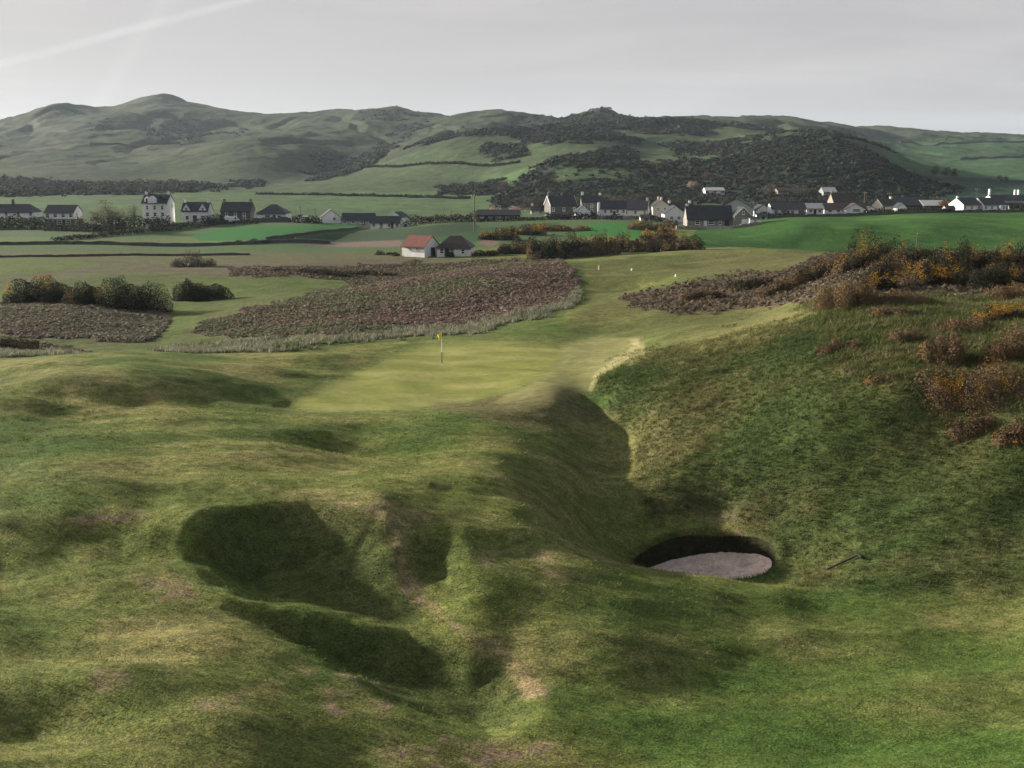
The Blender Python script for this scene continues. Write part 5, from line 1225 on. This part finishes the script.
# ------------------------------------------------------------------ camera, sky, sun
cam = bpy.data.objects.new('camera', bpy.data.cameras.new('camera')); COL.objects.link(cam)
cam.data.sensor_width = 36; cam.data.lens = 36 * FPX / 1024; cam.location = (0, 0, ZC); cam.rotation_euler = (math.pi / 2 - TH, 0, 0)
cam.data.clip_start = .5; cam.data.clip_end = 30000; scene.camera = cam
SUN_AZ, SUN_EL = math.radians(-64), math.radians(14.8)      # to the left and a little beyond the scene
d = Vector((math.sin(SUN_AZ) * math.cos(SUN_EL), math.cos(SUN_AZ) * math.cos(SUN_EL), math.sin(SUN_EL)))
sun = bpy.data.objects.new('sun', bpy.data.lights.new('sun', 'SUN')); COL.objects.link(sun)
sun.data.energy = 5.0; sun.data.angle = math.radians(1.6); sun.data.color = (1, .90, .76)
sun.rotation_euler = d.to_track_quat('Z', 'Y').to_euler(); sun.location = d * 300
world = bpy.data.worlds.new('World'); scene.world = world; world.use_nodes = True
nt = world.node_tree; bg = nt.nodes['Background']
sky = nd(nt, 'ShaderNodeTexSky', sky_type='NISHITA', sun_disc=False)
sky.sun_elevation = SUN_EL; sky.sun_rotation = SUN_AZ % (2 * math.pi); sky.dust_density = 2.0; sky.air_density = 1.0; sky.ozone_density = 1.0
hs = nd(nt, 'ShaderNodeHueSaturation'); hs.inputs['Saturation'].default_value = .35; nt.links.new(sky.outputs[0], hs.inputs['Color'])
gen = nd(nt, 'ShaderNodeTexCoord').outputs['Generated']


def dir_of(u, v):
    xr, yr = (u - 512) / FPX, (384 - v) / FPX
    return Vector((xr, CT + yr * ST, -ST + yr * CT)).normalized()


def streak(p, q, width, soft, nscale):
    """a thin band of high cloud along the great circle through two sky directions"""
    nrm = dir_of(*p).cross(dir_of(*q)).normalized()
    dp = nd(nt, 'ShaderNodeVectorMath', operation='DOT_PRODUCT'); nt.links.new(gen, dp.inputs[0]); dp.inputs[1].default_value = nrm
    wob = nd(nt, 'ShaderNodeTexNoise'); wob.inputs['Scale'].default_value = nscale; wob.inputs['Detail'].default_value = 4; nt.links.new(gen, wob.inputs['Vector'])
    ad = nd(nt, 'ShaderNodeMath', operation='MULTIPLY_ADD'); nt.links.new(wob.outputs['Fac'], ad.inputs[0]); ad.inputs[1].default_value = width * 1.2; nt.links.new(dp.outputs['Value'], ad.inputs[2])
    sb = nd(nt, 'ShaderNodeMath', operation='SUBTRACT'); nt.links.new(ad.outputs[0], sb.inputs[0]); sb.inputs[1].default_value = width * .6
    ab = nd(nt, 'ShaderNodeMath', operation='ABSOLUTE'); nt.links.new(sb.outputs[0], ab.inputs[0])
    band = ramp(nt, ab.outputs[0], width * soft, 1, width, 0)
    fade = ramp(nt, wob.outputs['Fac'], .30, .25, .62, 1)
    # high cloud thins out away from the start of the streak
    d2 = nd(nt, 'ShaderNodeVectorMath', operation='DOT_PRODUCT'); nt.links.new(gen, d2.inputs[0]); d2.inputs[1].default_value = dir_of(*p)
    fall = ramp(nt, d2.outputs['Value'], math.cos(.42), 0, math.cos(.08), 1)
    m1 = nd(nt, 'ShaderNodeMath', operation='MULTIPLY'); nt.links.new(band, m1.inputs[0]); nt.links.new(fade, m1.inputs[1])
    m2 = nd(nt, 'ShaderNodeMath', operation='MULTIPLY'); nt.links.new(m1.outputs[0], m2.inputs[0]); nt.links.new(fall, m2.inputs[1])
    return m2.outputs[0]


# thin veil of high cirrus
mp = nd(nt, 'ShaderNodeMapping'); mp.inputs['Rotation'].default_value = (0, math.radians(-8), 0); mp.inputs['Scale'].default_value = (1.3, 1.3, 9); nt.links.new(gen, mp.inputs[0])
ci = nd(nt, 'ShaderNodeTexNoise'); ci.inputs['Scale'].default_value = 3.2; ci.inputs['Detail'].default_value = 6; ci.inputs['Roughness'].default_value = .55; ci.inputs['Distortion'].default_value = .6
nt.links.new(mp.outputs[0], ci.inputs['Vector'])
veil = ramp(nt, ci.outputs['Fac'], .35, .86, .72, .97)
VEIL = (2.58, 2.38, 2.36)
sd = nd(nt, 'ShaderNodeVectorMath', operation='DOT_PRODUCT'); nt.links.new(gen, sd.inputs[0]); sd.inputs[1].default_value = tuple(d)
away = ramp(nt, sd.outputs['Value'], .05, 1, .85, 0)
c = mixc(nt, 'MIX', veil, hs.outputs['Color'], mixc(nt, 'MIX', away, VEIL, (2.42, 2.29, 2.37)))
c = mixc(nt, 'MIX', ramp(nt, ci.outputs['Fac'], .42, 0, .68, .5), c, (3.25, 3.12, 3.06))
s1 = nd(nt, 'ShaderNodeMath', operation='MULTIPLY'); nt.links.new(streak((90, 40), (235, 2), .0045, .25, 9), s1.inputs[0]); s1.inputs[1].default_value = .45
c = mixc(nt, 'MIX', s1.outputs[0], c, (4.4,4.25,4.15))
s2 = nd(nt, 'ShaderNodeMath', operation='MULTIPLY'); nt.links.new(streak((165, 0), (125, 60), .009, .1, 7), s2.inputs[0]); s2.inputs[1].default_value = .15
c = mixc(nt, 'MIX', s2.outputs[0], c, (4.4,4.25,4.15))
s3 = nd(nt, 'ShaderNodeMath', operation='MULTIPLY'); nt.links.new(streak((1010, 36), (760, 78), .018, .05, 6), s3.inputs[0]); s3.inputs[1].default_value = .16
c = mixc(nt, 'MIX', s3.outputs[0], c, (4.6, 4.5, 4.45))
# the veil lies low; overhead the sky is clear and deep
sep = nd(nt, 'ShaderNodeSeparateXYZ'); nt.links.new(gen, sep.inputs[0])
up = ramp(nt, sep.outputs['Z'], .16, 0, .42, 1)
c = mixc(nt, 'MIX', up, c, mixc(nt, 'MULTIPLY', 1.0, hs.outputs['Color'], (.85, .85, .85)))
nt.links.new(c, bg.inputs['Color']); bg.inputs['Strength'].default_value = .075
hb = MB().box(-4200, 4200, -150, 7200, -12, 330).build('haze', M['white']); hb['kind'] = 'stuff'; hb['label'] = 'thin sea haze lying over the land'
hmt = bpy.data.materials.new('haze_air'); hmt.use_nodes = True; hnt = hmt.node_tree; hnt.nodes.clear()
ho = hnt.nodes.new('ShaderNodeOutputMaterial'); pv = hnt.nodes.new('ShaderNodeVolumePrincipled'); pv.inputs['Color'].default_value = (.70, .85, 1, 1); pv.inputs['Density'].default_value = .00005; pv.inputs['Anisotropy'].default_value = .2
hnt.links.new(pv.outputs[0], ho.inputs['Volume']); hb.data.materials.clear(); hb.data.materials.append(hmt)
vs = scene.view_settings
vs.view_transform = 'Standard'; vs.look = 'None'; vs.gamma = 1; vs.use_curve_mapping = False; vs.exposure = 1.4
print('done', round(time.time() - T0, 1))
